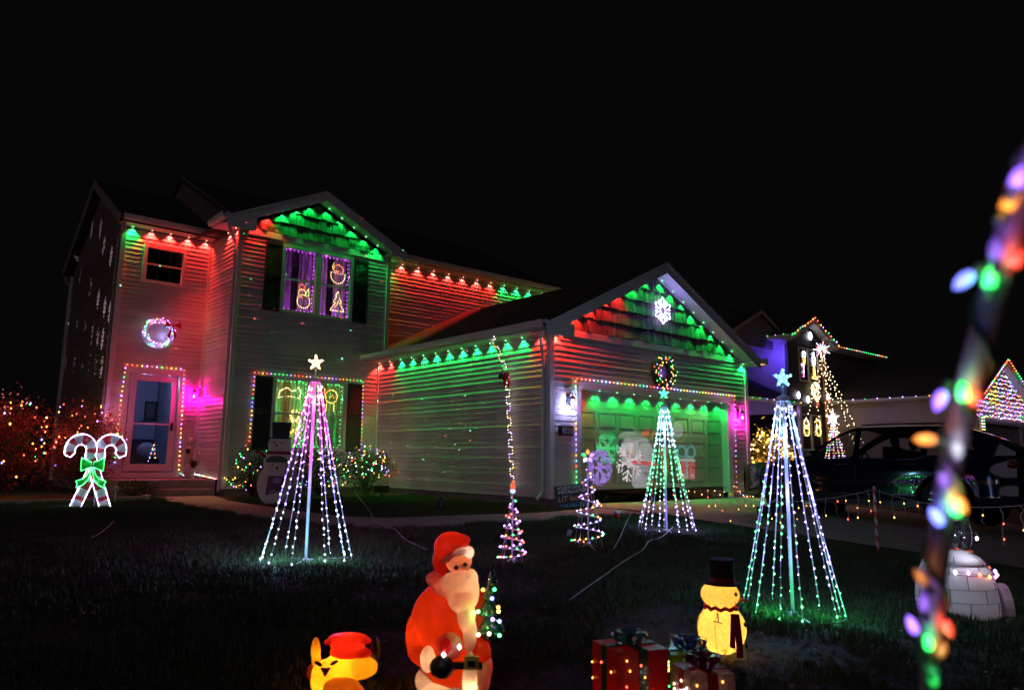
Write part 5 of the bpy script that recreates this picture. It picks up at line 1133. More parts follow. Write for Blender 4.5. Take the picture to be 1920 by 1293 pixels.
def penguin(label,base,h,rz,side):
    t=thing('penguin_figure',label,'penguin',base,rz); s=h/.42; BK=mat('penguin_black',(.015,.015,.018),.12,coat=.8)
    blob('body',[((0,0,.15*s),(.075*s,.07*s,.14*s)),((0,0,.30*s),(.05*s,.05*s,.07*s)),((0,0,.37*s),(.045*s,.045*s,.045*s))],BK,t,.006,3)
    q=MB(); q.ell((.018*s,-.03*s,.15*s),(.055*s,.045*s,.12*s)); q.build('belly',WHITE,t,smooth=True)
    for sd in (-1,1): q=MB(); q.ell((sd*.07*s,0,.19*s),(.014*s,.03*s,.085*s),T=Euler((0,-sd*.25,0)).to_matrix()); q.build('flipper',BK,t,smooth=True)
    q=MB(); q.tube([(0,-.04*s,.37*s),(0,-.075*s,.36*s)],[.013*s,.002],6); q.build('beak',mat('beak_orange',(.6,.2,.03),.5),t)
    for sd in (-1,1): q=MB(); q.ell((sd*.03*s,-.03*s,.012*s),(.028*s,.045*s,.014*s)); q.build('foot',mat('foot_orange',(.55,.1,.03),.5),t,smooth=True)
    q=MB(); q.tube([(.052*s*math.cos(a),.05*s*math.sin(a),.285*s) for a in [i*PI/8 for i in range(17)]],.012*s,6); q.build('scarf',mat('scarf_blue',(.04,.05,.2),.7) if side else mat('scarf_red',(.45,.015,.02),.8),t,smooth=True)
    return t
penguin('glossy black penguin standing on the igloo, the left one seen from behind',gi_+Vector((-.06,-.02,.50)).copy()+Vector((.0,0,0)),.36,-YAW+2.6,0)
penguin('penguin with white belly and dark scarf facing right on the igloo',gi_+_r*.09+Vector((0,0,.475)),.40,-YAW+1.1,1)
# ---- foreground post wound with large bulbs
POSTPX=[(1965,255),(1918,340),(1884,470),(1850,600),(1822,700),(1797,800),(1773,920),(1757,1050),(1748,1150),(1745,1293)]
def axis_at(py): return .60+(.95-.60)*(py-245)/(1293-245)
PP=[atd(x,y,axis_at(y)) for x,y in POSTPX]; PP.insert(0,PP[0]+(PP[0]-PP[1])*1.2); lo=PP[-1]; PP.append(Vector((lo.x+.02,lo.y+.02,0))); PP.append(Vector((lo.x+.03,lo.y+.03,gz(lo.x,lo.y)-.05)))
pEnd=Vector((lo.x+.03,lo.y+.03,gz(lo.x,lo.y)))
ps=thing('bulb_post','leaning purple-lit post wound with large blurred bulbs at the right, nearest the camera','post',pEnd)
L0=lambda p: Vector(p)-pEnd
q=MB(); q.tube([L0(p) for p in PP],.0125,14); q.build('post',mat('pale_post',(.25,.2,.28),.5),ps,smooth=True)
q=MB(); wp=resample(PP,.028); q.tube([L0(p)+Vector((math.cos(i*1.1),math.sin(i*1.1),0))*.017 for i,p in enumerate(wp)],.003,5); q.build('cable',WIRE,ps,smooth=True)
C9=[(1808,525,'blu',(-.6,.5)),(1856,523,'grn',(.1,-.5)),(1905,487,'red',(.2,-.3)),(1893,380,'org',(.2,-.3)),(1910,335,'vio',(.3,-.6)),(1763,749,'vio',(-.2,.4)),(1806,736,'grn',(0,-.4)),(1826,745,'red',(.2,-.5)),(1736,823,'org',(-.8,0)),
    (1788,953,'grn',(-.4,-.5)),(1800,943,'org',(.3,.5)),(1756,970,'blu',(-.3,-.5)),(1711,1172,'vio',(-.2,-.5)),(1741,1203,'grn',(0,-.5)),(1776,1175,'red',(.2,.5)),(1766,1218,'org',(.3,-.6)),(1733,1130,'vio',(0,-1)),(1727,1083,'org',(-.4,-.6)),(1750,1272,'grn',(0,-1)),(1868,470,'vio',(0,-1)),(1770,900,'vio',(0,1)),(1795,840,'wht',(0,1))]
for i,(x,y,k,(dx,dy)) in enumerate(C9):
    D=axis_at(y)-.014-(0 if i<19 else -.0); c=L0(atd(x,y,D)); ax=(_r*dx+Vector((0,0,1))*(-dy)); ax.normalize(); dim=i>=15
    q=MB(); T=ax.to_track_quat('Z','Y').to_matrix(); q.lathe([(.0038,-.010),(.0058,-.006),(.0064,0),(.005,.007),(.001,.013)],c,10,0,T); q.lathe([(.005,-.024),(.005,-.013)],c,8,0,T) if False else None
    cc_,ss=LC[k]
    b=q.build('large_bulb',em({'blu':(.16,.2,1),'vio':(.25,.11,1),'grn':(.02,1,.12),'red':(1,.05,.02),'org':(1,.25,.015),'wht':(.7,.75,1)}[k],(.5 if dim else 2.5)*(.6 if k in('org','red') else 1)),ps,smooth=True)
    q=MB(); q.lathe([(.0045,-.021),(.0045,-.0095)],c,8,0,T); q.build('socket',WIRE,b)
    if i%1==0: lamp('bulb_light','POINT',c+(L0(CAMP)-c).normalized()*.016,.012 if dim else .03,cc_,ps,.006)
# ================================================================== dark car on the driveway
def car():
    t=thing('parked_car','dark navy SUV parked on the driveway, nose toward the garage','car',(4.1,-4.1,gz(4,-4.1)+.035),0)
    t.rotation_euler=(.055,0,PI/2)  # car +x = forward (+Y world)
    PAINT=mat('navy_car_paint',(.006,.009,.022),.12,0,coat=1.0); RUB=mat('tyre_rubber',(.012,.012,.012),.8); BLK=mat('car_black_trim',(.012,.012,.013),.35)
    GL=glass('car_glass',(.6,.62,.64),.01); ALU=mat('alloy',(.4,.4,.42),.25,.9)
    xf,xr=2.25,-2.3; W_=.93; FX,RX=1.36,-1.36; wr=.36; ar=.43
    def hw(x): # half width plan
        if x>1.5: u=(x-1.5)/.75; return W_*(1-.24*u**2.4)
        if x<-1.6: u=(-1.6-x)/.7; return W_*(1-.16*u**2.4)
        return W_
    def belt(x): return .98+.03*(x<-1)-(.0 if x<.7 else .10*((x-.7)/1.55)**1.5)+(.06*max(0,-x-.5)/1.8)
    def hood(x): return belt(x)+.015
    def sill(x):
        z=.27 if abs(x)<1.9 else .27+.15*(abs(x)-1.9)
        for c in (FX,RX):
            d=abs(x-c)
            if d<ar: z=max(z,.36+math.sqrt(ar*ar-d*d))
        return z
    xs=[xr+(xf-xr)*i/88 for i in range(89)]; xs=sorted(xs+[c+s*ar*.999 for c in (FX,RX) for s in (-1,1)])
    q=MB(); nr=9; 
    def side(x,u,s):
        z0,z1=sill(x),belt(x); z=z0+(z1-z0)*u; v=(z-.27)/(.98-.27)
        bul=1-.055*(1-min(1,v*2.2))**2-.05*max(0,(v-.62)/.38)**2-(.018 if .35<v<.5 else 0)+.006*math.sin(v*9)
        return Vector((x,s*hw(x)*bul,z))
    for s in (-1,1):
        o=len(q.v)
        for x in xs:
            for j in range(nr): q.v.append(side(x,j/(nr-1),s))
        for i in range(len(xs)-1):
            for j in range(nr-1): q.f.append((o+i*nr+j,o+(i+1)*nr+j,o+(i+1)*nr+j+1,o+i*nr+j+1)); q.m.append(0)
    # hood and tail deck, front and rear fascia
    def cross(x,z,s,crown=.03,n=9): return [Vector((x,side(x,1,1).y*(-1+2*k/(n-1)),z+crown*(1-(-1+2*k/(n-1))**2))) for k in range(n)]
    for rng in ([x for x in xs if x>=.62],[x for x in xs if x<=-1.95]):
        rows=[cross(x,belt(x),1,.05 if x>0 else .02) for x in rng]; o=len(q.v); 
        for r in rows: q.v+=r
        for i in range(len(rows)-1):
            for k in range(8): q.f.append((o+i*9+k,o+(i+1)*9+k,o+(i+1)*9+k+1,o+i*9+k+1)); q.m.append(0)
    for x,sg in ((xf,1),(xr,-1)):
        o=len(q.v)
        for j in range(nr):
            u=j/(nr-1); a=side(x,u,1); 
            for k in range(9):
                w=-1+2*k/8; q.v.append((x+sg*(.10 if sg>0 else .06)*(1-w*w)*(1 if j<nr-1 else .5)+sg*.03*math.sin(PI*u),a.y*w,a.z+(.05*(1-w*w) if j==nr-1 and sg>0 else 0)))
        for j in range(nr-1):
            for k in range(8): q.f.append((o+j*9+k,o+j*9+k+1,o+(j+1)*9+k+1,o+(j+1)*9+k)); q.m.append(0)
    body=q.build('body',PAINT,t,smooth=True)
    # cabin
    def roof(x):
        if x>.05: u=(x-.05)/.95; return 1.58-.58*u**1.35+0
        if x<-1.35: u=(-1.35-x)/.95; return 1.565-.42*u**1.6
        return 1.58-.02*((x+.6)/.9)**2
    cxs=[-2.28+3.26*i/64 for i in range(65)]
    def inw(z): return 1-.21*max(0,(z-.98)/.6)**1.15
    def cab(x,u,s): z0=belt(x)-.0; z1=max(z0+.005,roof(x)-.04); z=z0+(z1-z0)*u; return Vector((x,s*(side(x,1,1).y-.0)*inw(z),z))
    q=MB(); g=[];nr2=7
    pil=lambda x: (-.02<x+.0<.06) or (-1.10<x<-1.0)   # B and C pillars
    for s in (-1,1):
        o=len(q.v)
        for x in cxs:
            for j in range(nr2): q.v.append(cab(x,[0,.06,.3,.55,.8,.9,1][j],s))
        gm=MB()
        for i in range(len(cxs)-1):
            xm=(cxs[i]+cxs[i+1])/2
            for j in range(nr2-1):
                f=(o+i*nr2+j,o+(i+1)*nr2+j,o+(i+1)*nr2+j+1,o+i*nr2+j+1)
                isw=1<=j<=4 and -1.78<xm<.86 and not pil(xm)
                if isw: gm.add([Vector(q.v[a])*1.0 for a in f],[(0,1,2,3)])
                else: q.f.append(f); q.m.append(0)
        g.append(gm)
    # roof skin and screens
    sc_f=MB(); sc_r=MB(); rows=[]
    for x in cxs:
        e=cab(x,1,1); r=[]
        for k in range(9): w=-1+2*k/8; r.append(Vector((x,e.y*w,e.z+.04*(1-w*w)**.6 if True else 0)))
        rows.append(r)
    o=len(q.v)
    for r in rows: q.v+=r
    for i in range(len(rows)-1):
        xm=cxs[i]
        for k in range(8):
            f=(o+i*9+k,o+(i+1)*9+k,o+(i+1)*9+k+1,o+i*9+k+1)
            if .14<xm<.92 and 1<=k<=6: sc_f.add([q.v[a] for a in f],[(0,1,2,3)])
            elif -2.2<xm<-1.65 and 1<=k<=6: sc_r.add([q.v[a] for a in f],[(0,1,2,3)])
            else: q.f.append(f); q.m.append(0)
    q.build('cabin',PAINT,t,smooth=True)
    for gm in g: gm.build('side_window',GL,t,smooth=True,kind='stuff')
    sc_f.build('windscreen',GL,t,smooth=True); sc_r.build('rear_window',GL,t,smooth=True)
    for s in (-1,1):
        q=MB(); q.tube([Vector((x,s*(side(x,1,1).y+.003),belt(x)+.01)) for x in cxs if -1.9<x<.9],.008,5); q.build('belt_trim',mat('chrome_trim',(.5,.5,.52),.15,1),t)
        q=MB(); q.tube([cab(x,1,s)+Vector((0,0,.045)) for x in cxs if -1.7<x<.0],.014,6); q.build('roof_rail',BLK,t)
        for x in (.25,-.85): q=MB(); p=side(x,.9,s); q.tube([p+Vector((-.09,s*.02,0)),p+Vector((.09,s*.02,0))],.014,6); q.build('door_handle',mat('chrome_trim',(.5,.5,.52),.15,1),t)
        q=MB(); p=side(.72,1,s)+Vector((0,s*.12,.08)); q.ell(p,(.075,.1,.07)); q.tube([p,p-Vector((0,s*.12,.05))],.02,6); q.build('wing_mirror',PAINT,t,smooth=True)
        # door seams
        for xx in (.95,-.0,-1.05): q=MB(); q.tube([side(xx,u/8,s)+Vector((0,s*.001,0)) for u in range(9)],.004,4); q.build('door_seam',BLK,t)
        q=MB(); pts=[Vector((c_+ (ar+.0)*math.cos(a),s*(hw(c_+ar*math.cos(a))*.955+.006),.36+ar*math.sin(a))) for c_ in (FX,) for a in [PI*i/16 for i in range(17)]]; q.tube(pts,.025,6); q.build('wheel_arch',BLK,t,smooth=True)
        q=MB(); pts=[Vector((RX+ar*math.cos(a),s*(hw(RX+ar*math.cos(a))*.955+.006),.36+ar*math.sin(a))) for a in [PI*i/16 for i in range(17)]]; q.tube(pts,.025,6); q.build('wheel_arch',BLK,t,smooth=True)
        q=MB(); q.box(-1.0,1.0,s*.86,s*.90,.24,.33); q.build('sill_trim',BLK,t)
        q=MB(); q.ell((2.08,s*.72,.78),(.14,.13,.045)); q.build('headlight',mat('headlight_lens',(.06,.07,.08),.08,coat=1),t,smooth=True)
        q=MB(); q.ell((-2.25,s*.68,.93),(.09,.2,.07)); q.build('tail_light',mat('tail_lens',(.25,.01,.01),.1,coat=1),t,smooth=True)
        for xx in (FX,RX):
            wq=MB(); T=Euler((PI/2,0,0)).to_matrix(); prof=[(.22,-.11),(.33,-.11),(.36,-.08),(.36,.08),(.33,.11),(.22,.11),(.22,-.11)]
            wq.lathe(prof,(xx,s*.80,.36),28,0,T); wo=wq.build('wheel',RUB,t)
            rq=MB(); rq.lathe([(.255,-.0),(.255,.1),(.235,.115)],(xx,s*.80,.36),24,0,T)
            for k in range(5):
                a=2*PI*k/5+.3; u=Vector((math.cos(a),0,math.sin(a))); v=Vector((-math.sin(a),0,math.cos(a))); c=Vector((xx,s*.905,.36))
                for sd in (-1,1): rq.beam(c+u*.04+v*sd*.02,c+u*.24+v*sd*.055,.022,.02,0,(0,1,0))
            rq.ell((xx,s*.905,.36),(.05,.02,.05)); rq.build('rim',ALU,wo)
            iq=MB(); iq.lathe([(.001,0),(.24,0)],(xx,s*.85,.36),20,0,T); iq.build('brake_shadow_plate',BLK,wo)
    # seats
    for x in (.15,-.85):
        for y in (-.38,.38):
            q=MB(); q.box(x-.5,x,y-.24,y+.24,.5,.72); q.box(x-.62,x-.48,y-.24,y+.24,.6,1.22); q.ell((x-.58,y,1.34),(.06,.13,.11)); q.build('seat',mat('seat_black',(.015,.015,.017),.8),t)
    q=MB(); q.tube([Vector((.42+.0*i,-.38+.18*math.cos(a),1.0+.18*math.sin(a))) for i,a in enumerate([k*PI/8 for k in range(17)])],.014,6); q.build('steering_wheel',BLK,t)
    q=MB(); q.box(-1.9,1.9,-.8,.8,.3,.32); q.build('underbody',BLK,t)
    q=MB(); q.box(xf+.06,xf+.1,-.55,.55,.5,.68); q.build('grille',BLK,t)
    return t
car()
# ================================================================== HOUSE 2 (same model, further right) and its lights
O2=Vector((25.4,1.0,.42)); g2z=-.3
H2=thing('neighbour_house','second house beyond the dark car, outlined in tiny mixed bulbs','house',O2)
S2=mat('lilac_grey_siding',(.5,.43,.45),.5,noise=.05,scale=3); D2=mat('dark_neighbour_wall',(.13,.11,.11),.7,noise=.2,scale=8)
UW2=(-2.70,-.84,4.14,5.77); LW2=(-2.74,-.86,.95,2.64)
wall(H2,'garage_side_wall','X',0,.045,6.3,ZB,3.18,mt=S2,single=False)
wall(H2,'garage_front_wall','Y',0,.045,6.47,ZB,3.17,[(DX0,DX1,-1,2.2)],mt=S2,single=False)
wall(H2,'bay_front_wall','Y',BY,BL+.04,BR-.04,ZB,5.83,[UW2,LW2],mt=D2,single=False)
wall(H2,'bay_side_wall','X',BL,BY+.04,11,2.6,6.0,mt=S2,single=False,E=.16)
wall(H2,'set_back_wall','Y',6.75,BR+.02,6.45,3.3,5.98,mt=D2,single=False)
wall(H2,'entry_wall','Y',8.4,-8.0,BL,ZB,3.6,[(-5.4,-4.06,.4,2.7)],mt=S2,single=False)
raked_gable(H2,GXC,3.51,3.235,.5,-.42,8.1); raked_gable(H2,BXC,2.28,6.03,.48,5.9,11.2)
fascia_soffit(H2,'X',-.42,0,-.36,6.32,3.17); fascia_soffit(H2,'X',-4.12,BL,5.93,11,5.97); fascia_soffit(H2,'Y',6.35,6.75,BR+.06,6.6,5.98)
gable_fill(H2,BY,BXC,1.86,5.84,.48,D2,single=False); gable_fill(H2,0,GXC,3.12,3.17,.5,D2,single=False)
roof_slab(H2,[(BR,6.3,6.12),(6.62,6.3,6.12),(6.62,11.25,8.58),(-3.0,11.25,8.58)],.1)
# front gable of the far wing and the porch roof under it
ap=Vector((20.71,8.0,7.6))-O2
q=MB(); q.ext([(-3.2,-1.6),(3.2,-1.6),(0,0)],(ap.x,ap.y,ap.z),X,Zz,Yn,.1); q.build('wing_gable',D2,H2)
for s in (-1,1): beam(H2,'rake_board',(ap.x+s*3.3,ap.y-.1,ap.z-1.6),(ap.x,ap.y-.1,ap.z+.05),.05,.14,mat('dim_rake',(.3,.26,.24),.6))
roof_slab(H2,[(ap.x-3.3,ap.y,ap.z-1.65),(ap.x,ap.y,ap.z),(ap.x,ap.y+5,ap.z),(ap.x-3.3,ap.y+5,ap.z-1.65)],.08); roof_slab(H2,[(ap.x+3.3,ap.y,ap.z-1.65),(ap.x,ap.y,ap.z),(ap.x,ap.y+5,ap.z),(ap.x+3.3,ap.y+5,ap.z-1.65)],.08)
roof_slab(H2,[(-8.4,5.6,3.0),(BL-.05,5.6,3.0),(BL-.05,8.4,4.35),(-8.4,8.4,4.35)],.12); beam(H2,'porch_fascia',(-8.4,5.58,2.95),(BL,5.58,2.95),.05,.16,TRIM); 
for x in (-8.2,-5.8,-3.95): q=MB(); q.box(x-.07,x+.07,5.65,5.79,-.7,2.9); q.build('porch_post',TRIM,H2)
beam(H2,'porch_brace',(-3.95,5.7,2.2),(-4.7,5.7,2.9),.08,.08,TRIM); beam(H2,'porch_brace',(-5.8,5.7,2.0),(-4.9,5.7,2.9),.08,.08,TRIM)
q=MB(); q.box(-5.3,-4.2,8.45,8.5,.4,2.65); q.build('front_door',mat('door_violet',(.3,.28,.35),.5),H2)
downspout(H2,[(-3.95,6.1,5.97),(-3.8,6.4,5.7),(-3.8,6.4,2.8)]); post(H2,BL,BY,0,5.9,.1,D2); post(H2,0,0,0,3.17,.12,S2)
q=MB(); q.box(DX0,DX1,.15,.2,-.6,2.2); q.build('garage_door',S2,H2)
w=window(H2,*UW2,BY,double=True,grid=(3,2),curt=(mat('sheer_curtain',(.5,.45,.5),.8),False))
w=window(H2,*LW2,BY,double=True,grid=(3,2),curt=(mat('pale_curtain',(.5,.5,.4),.8),False))
lamp('room_light','POINT',O2+Vector((-2.3,BY+.15,5.0)),14,(.1,1,.15),None,.05); lamp('room_light','POINT',O2+Vector((-1.2,BY+.15,5.0)),12,(.5,.3,1),None,.05)
for x in (-2.3,-1.25): lamp('room_light','POINT',O2+Vector((x,BY+.14,2.0)),10,(1,.45,.05),None,.05)
for dz in ((-4.0,6.9,4.9),): lamp('eave_flood','SPOT',O2+Vector((-4.6,6.6,5.3)),85,(.10,.05,1),None,.1,(1,.35,-.25),150,.9)
lamp('porch_lamp','POINT',O2+Vector((-6.2,7.9,1.9)),45,(.3,.2,1),None,.08); 
q=MB(); q.box(-.08,.08,-.08,.08,-.14,.1); tl=tag(q.build('porch_lantern',em((.6,.55,1),5),loc=O2+Vector((-6.2,8.05,1.9))),'small violet lantern glowing on the far porch wall','lamp')
o2=lambda x,y,z:O2+Vector((x,y,z))
def s2(label,paths,step,cols,r=.028,**k): return string('string_lights',label,'string lights',paths,step,cols,r,wr=.006,**k)
zr=6.03+2.28*.48
s2('mixed bulbs along the gable edges of the neighbour bay',[[o2(-4.13,5.84,6.05),o2(BXC,5.84,zr+.03),o2(.43,5.84,6.05)]],.27,['red','grn','org','vio'],.03,jit=.03)
s2('mixed bulbs along the upper right eave of the neighbour house',[[o2(.3,6.25,6.13),o2(6.65,6.25,6.15),o2(6.7,7.4,5.9),o2(6.65,7.6,5.4)]],.27,['red','vio','grn','org','wht'],.03)
s2('tiny purple and red bulbs on the left eave of the neighbour bay',[[o2(-4.22,5.95,6.14),o2(-4.22,11,6.14)]],.4,['red','vio','grn'],.022)
s2('sparse small bulbs along the neighbour garage side fascia',[[o2(-.56,-.35,3.32),o2(-.56,6.3,3.32)]],.55,['vio','org','grn','red'],.022)
s2('mixed bulbs on the neighbour porch fascia',[[o2(-8.3,5.5,3.0),o2(-3.9,5.5,3.0)]],.55,MULTI,.02)
s2('bulbs wound round the neighbour porch post',[[o2(-5.8+.09*math.cos(i),5.72+.09*math.sin(i),.1+i*.09) for i in range(32)]],.16,MULTI,.022)
for i,(x,z) in enumerate([(BXC+.15,6.35),(-3.05,3.45),(-2.2,3.3),(-.3,3.55)]):
    pth=[o2(x+.16*math.cos(a*PI/4+j*0),BY-.12,z+.16*math.sin(a*PI/4)) for a in range(9)]
    t=thing('light_snowball',['round white light on the neighbour gable','left of three round white lights between the neighbour windows','middle and lowest of three round white lights between the neighbour windows','right of three round white lights between the neighbour windows'][i],'light ball',o2(x,BY-.12,z))
    q=MB(); q.ell((0,0,0),(.12,.05,.17) if i else (.17,.05,.2),n=10,k=6); q.build('globe',em((.8,.85,1),5),t,smooth=True)
# garage gable covered in nets of bulbs
q=None; net=thing('net_lights','dense net of mixed bulbs covering the neighbour garage gable','net lights',o2(GXC,-.08,3.2)); b=MB(); wr_=MB(); keys=MULTI+['wht','wrm']
for row in range(12):
    z=-.75+row*.19; half=3.35 if z<0 else 3.35*(1-z/1.7)
    if half<.1: continue
    x=-half
    while x<half:
        zz=z+random.uniform(-.05,.05); cx=x+random.uniform(-.05,.05)
        if math.hypot((cx+1.0)/.55,(zz-.45)/.75)<1: k='yel' if random.random()<.8 else 'wrm'
        else: k=random.choice(['vio','red','blu','grn','wht','vio','org'])
        b.bulb((cx,-.03,zz),.026,keys.index(k)); x+=.13
    wr_.tube([(-half,-.02,z),(half,-.02,z)],.006,3)
b.build('bulb',[lc(k,.45) for k in keys],net,kind='stuff'); wr_.build('cable',WIRE,net,kind='stuff')
s2('mixed bulbs up both edges of the neighbour garage gable',[[o2(-.5,-.5,3.25),o2(GXC,-.5,5.05),o2(6.5,-.5,3.25)]],.22,['red','vio','grn','org'],.03)
tag(string('string_lights',None,'string lights',[[o2(.25,-.1,2.4),o2(.25,-.1,.6)],[o2(.5,-.1,2.4),o2(.45,-.1,.9)]],.12,['yel','wrm','cyn'],.024,wr=.006),'warm bulbs hanging down the left edge of the neighbour garage','string lights')
# flagpole tree of warm lights
fb=atd(1556,845,27.5); ft=atd(1541,655,27.5); fb.z=-.9
pole=thing('light_pole_tree','tall pole with a burst on top and long warm strands fanning to the right','light tree',fb)
q=MB(); q.tube([(0,0,0),ft-fb],.05,8); q.build('pole',mat('copper_pole',(.4,.2,.08),.5),pole)
for i,(x,y,d) in enumerate([(1512,770,27),(1528,800,28),(1556,800,26.5),(1566,845,27),(1585,840,28.5),(1608,825,29),(1622,815,28)]):
    e=atd(x,y+18,d)-fb; top=ft-fb+Vector((0,0,-.2)); mid=(top+e)/2-Vector((0,0,.25)); P=[top*(1-u)**2+mid*2*u*(1-u)+e*u*u for u in [j/12 for j in range(13)]]
    w_=MB(); w_.tube(P,.008,4); st=w_.build('light_strand',WIRE,pole); b=MB()
    for p in resample(P,.15,.05): b.bulb(p,.02)
    b.build('bulb',[em((1,.66,.38),6)],st,kind='stuff')
for k in range(14):
    a=2*PI*k/14; q=MB(); q.tube([ft-fb,ft-fb+(_r*math.cos(a)+Vector((0,0,1))*math.sin(a))*(.32 if k%2 else .22)],[.02,.008],4); q.build('burst_ray',em([(1,.25,.3),(.8,.85,1),(.6,.5,1)][k%3],6),pole)
lamp('burst_light','POINT',ft+Vector((0,-.3,0)),3,(.8,.8,1),None,.05)
for e_,c_ in ((fb*.4+ft*.6,(1,.5,.2)),(fb*.7+ft*.3,(1,.5,.2))): lamp('strand_light','POINT',e_+Vector((-.4,-.4,0)),8,c_,None,.05)
# small cone tree and gold hedge
cb=atd(1567,880,24); ct=atd(1567,785,24); cb.z=-.9
t=thing('small_cone_tree','cone of mixed bulbs with a white star behind the car windscreen','light tree',cb); hh=ct.z-cb.z
for k in range(11):
    a=2*PI*k/11; top=Vector((0,0,hh)); e=Vector((.75*math.cos(a),.75*math.sin(a),0)); w_=MB(); w_.tube([top,e],.006,4); st=w_.build('light_strand',WIRE,t); b=MB(); kk=['red','grn','vio','org','wht']
    for p in resample([top,e],.09,.012): b.bulb(p,.022,random.randrange(5))
    b.build('bulb',[lc(c) for c in kk],st,kind='stuff')
q=MB(); pts=[((.24 if i%2==0 else .09)*math.sin(PI*i/5),(.24 if i%2==0 else .09)*math.cos(PI*i/5)) for i in range(10)]; q.ext(pts,(0,0,hh+.05),tuple(_r),Zz,tuple(_f),.04); q.build('star',em((.8,.85,1),4),t)
hb=atd(1442,880,24); hb.z=-.8
bush('gold_hedge','tall rounded hedge glowing gold beneath the neighbour porch',hb,(1.15,.7,1.35),3500,mat('gold_lit_leaf',(.10,.07,.02),.6),['yel','wrm','org','yel'],190,.03,lsz=.13,branch=20,lights_label='net of gold bulbs over the tall hedge by the neighbour porch',lite=22.0)
wr2=thing('warm_wreath','spray of warm bulbs with a red bow between the neighbour windows','wreath',o2(-1.5,BY-.1,3.6)); b=MB()
for k in range(75): a=random.uniform(0,2*PI); rr=math.sqrt(random.random()); b.bulb((.42*rr*math.cos(a),-.05,.1+.5*rr*math.sin(a)),.03)
b.build('bulb',[em((1,.74,.36),6)],wr2,kind='stuff'); q=MB(); q.ell((.05,-.08,-.5),(.16,.05,.12)); q.build('bow',em((.9,.03,.03),.5),wr2)
q=MB(); q.tube([(.4*math.cos(i*PI/8),0,.1+.48*math.sin(i*PI/8)) for i in range(17)],.03,5); q.build('frame',WIRE,wr2)
def orn2(label,polys,o,sc): 
    t=thing('window_light',label,'window decoration',o2(o[0],BY-.03,o[1]))
    for cols,poly in polys: string(None,None,None,[[Vector((a*sc,0,b*sc)) for a,b in poly]],.07,cols,.026,wire=WWIRE,parent=t,wr=.006)
    return t
orn2('white star over an orange shape, upper left of the neighbour window',[(['wht'],circ(0,.2,.35,8)),(['org'],[(-.3,-.3),(0,-1),(.2,-.3)])],(-2.2,5.35),.4)
orn2('white snowman light, upper right of the neighbour window',[(['wht'],circ(0,.5,.2,8)),(['wht'],circ(0,-.1,.33,12)),(['wht'],circ(0,-.5,.25,8))],(-1.3,5.3),.42)
orn2('pink candy cane light, lower left of the neighbour window',[(['pnk','wht'],[(-.2,.5),(0,.75),(.2,.5),(.15,-.6)])],(-2.4,4.6),.5)
orn2('yellow tree light, lower right of the neighbour window',[(['yel'],[(0,.9),(-.15,-.1),(-.4,-.4),(.4,-.4),(.15,-.1),(0,.9)])],(-1.3,4.55),.5)
orn2('warm figure lights in the lower left of the neighbour window below',[(['yel','wrm'],circ(0,.1,.35,10)),(['yel'],circ(0,-.4,.4,10))],(-2.3,2.1),.6)
orn2('warm figure lights in the lower right of the neighbour window below',[(['wrm','yel'],circ(0,.2,.3,10)),(['yel'],circ(0,-.4,.35,10))],(-1.2,2.1),.6)
s2('string of violet bulbs hanging between the neighbour porch and bay',[[o2(-5.8,5.5,2.6),o2(-4.9,5.4,2.45),o2(-3.7,6.1,2.75)]],.18,['wht','vio'],.04)
s2('green bulbs low in front of the neighbour bay window',[[o2(-3.4,5.4,.3),o2(-2.6,5.3,.6),o2(-1.8,5.4,.45)]],.1,['grn','red','grn'],.028)
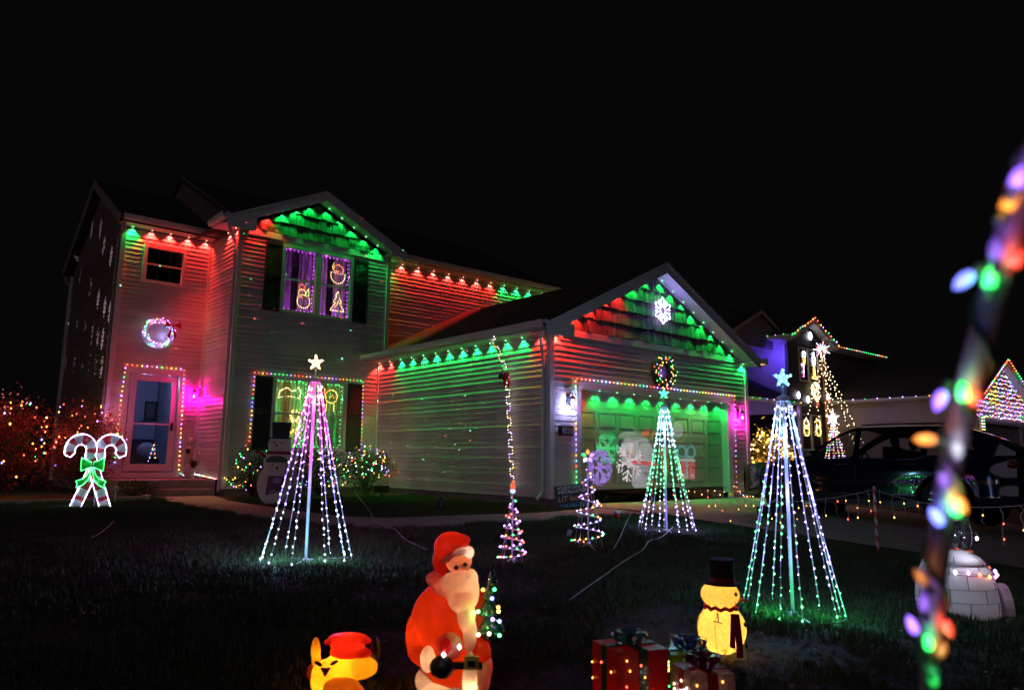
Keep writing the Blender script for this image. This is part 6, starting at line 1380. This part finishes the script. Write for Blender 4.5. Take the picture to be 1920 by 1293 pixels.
# ================================================================== grass
def grass():
    bl=MB()
    for k in range(9):
        a=random.uniform(0,2*PI); r=random.uniform(0,.035); x,y=r*math.cos(a),r*math.sin(a); h=random.uniform(.035,.07); b=random.uniform(0,2*PI); dx,dy=math.cos(b)*.003,math.sin(b)*.003; lx,ly=random.uniform(-.02,.02),random.uniform(-.02,.02)
        bl.add([(x-dx,y-dy,0),(x+dx,y+dy,0),(x+lx*.5+dx*.7,y+ly*.5+dy*.7,h*.6),(x+lx*.5-dx*.7,y+ly*.5-dy*.7,h*.6),(x+lx,y+ly,h)],[(0,1,2,3),(3,2,4)])
    GR=mat('grass_blade',(.075,.11,.035),.6,noise=.6,scale=3)
    me=bpy.data.meshes.new('grass_tuft'); me.from_pydata(bl.v,[],bl.f); me.materials.append(GR)
    tu=bpy.data.objects.new('grass_tuft_source',me)
    g=MB(); N=0
    def area(x0,x1,y0,y1,st=.75,ok=None):
        nx=int((x1-x0)/st); ny=int((y1-y0)/st)
        for i in range(nx):
            for j in range(ny):
                a,b,c,d=x0+i*st,x0+(i+1)*st,y0+j*st,y0+(j+1)*st
                if ok and not ok((a+b)/2,(c+d)/2): continue
                g.quad((a,c,gz(a,c)-.002),(b,c,gz(b,c)-.002),(b,d,gz(b,d)-.002),(a,d,gz(a,d)-.002))
    def onwalk(x,y):
        for (a,b),(c,d) in zip(walk,walk[1:]):
            P=[a,b,d,c]; ins=True; sg=0
            for i in range(4):
                x0,y0=P[i]; x1,y1=P[(i+1)%4]; cr=(x1-x0)*(y-y0)-(y1-y0)*(x-x0)
                if sg==0: sg=1 if cr>0 else -1
                elif cr*sg<0: ins=False
            if ins: return True
        return False
    def ok(x,y):
        if x>.5 and y<.2: return False
        if x>-.02 and y>-.0: return False
        if y>6.1 and x>-5.7: return False
        if x>-4.3 and x<0 and y>4.55-.18*(x+4.3)*0 and y>4.4: return False
        if x<-5.3 and y>5.2: return False
        return not onwalk(x,y)
    area(-10.5,.6,-9.6,6.1,.25,ok)
    o=g.build('grass_blades',GR,kind='stuff')
    m=o.modifiers.new('g','NODES'); ng=bpy.data.node_groups.new('grass','GeometryNodeTree'); m.node_group=ng
    ng.interface.new_socket('Geometry',in_out='INPUT',socket_type='NodeSocketGeometry'); ng.interface.new_socket('Geometry',in_out='OUTPUT',socket_type='NodeSocketGeometry')
    n=ng.nodes; I=n.new('NodeGroupInput'); O=n.new('NodeGroupOutput'); D=n.new('GeometryNodeDistributePointsOnFaces'); D.inputs['Density'].default_value=900
    oi=n.new('GeometryNodeObjectInfo'); oi.inputs['Object'].default_value=tu; ins=n.new('GeometryNodeInstanceOnPoints'); rr=n.new('FunctionNodeRandomValue'); rr.data_type='FLOAT_VECTOR'; rr.inputs[0].default_value=(-.15,-.15,0); rr.inputs[1].default_value=(.15,.15,6.28)
    rs=n.new('FunctionNodeRandomValue'); rs.inputs[2].default_value=.6; rs.inputs[3].default_value=1.25
    nz=n.new('ShaderNodeTexNoise'); nz.inputs['Scale'].default_value=1.7; mr=n.new('ShaderNodeMapRange'); mr.inputs[1].default_value=.35; mr.inputs[2].default_value=.65; mr.inputs[3].default_value=.45; mr.inputs[4].default_value=1.2; ml=n.new('ShaderNodeMath'); ml.operation='MULTIPLY'
    L=ng.links; L.new(nz.outputs[0],mr.inputs[0]); L.new(mr.outputs[0],ml.inputs[0]); L.new(rs.outputs[1],ml.inputs[1]); L.new(I.outputs[0],D.inputs[0]); L.new(D.outputs[0],ins.inputs[0]); L.new(oi.outputs['Geometry'],ins.inputs['Instance']); L.new(rr.outputs[0],ins.inputs['Rotation']); L.new(ml.outputs[0],ins.inputs['Scale']); L.new(ins.outputs[0],O.inputs[0])
grass()

lv=MB()
for k in range(700):
    x,y=random.uniform(-10,.4),random.uniform(-9,4.5)
    if y>2 and x>-4.5: continue
    c=Vector((x,y,gz(x,y)+random.uniform(.03,.06))); a=random.uniform(0,2*PI); u=Vector((math.cos(a),math.sin(a),random.uniform(-.3,.3)))*random.uniform(.015,.03); v=Vector((-math.sin(a),math.cos(a),random.uniform(-.4,.4)))*random.uniform(.01,.018)
    lv.add([c-u,c+v-u*.2,c+u,c-v-u*.2],[(0,1,2,3)])
lv.build('fallen_leaves',mat('dry_leaf',(.18,.10,.05),.8,noise=.4,scale=6),kind='stuff')
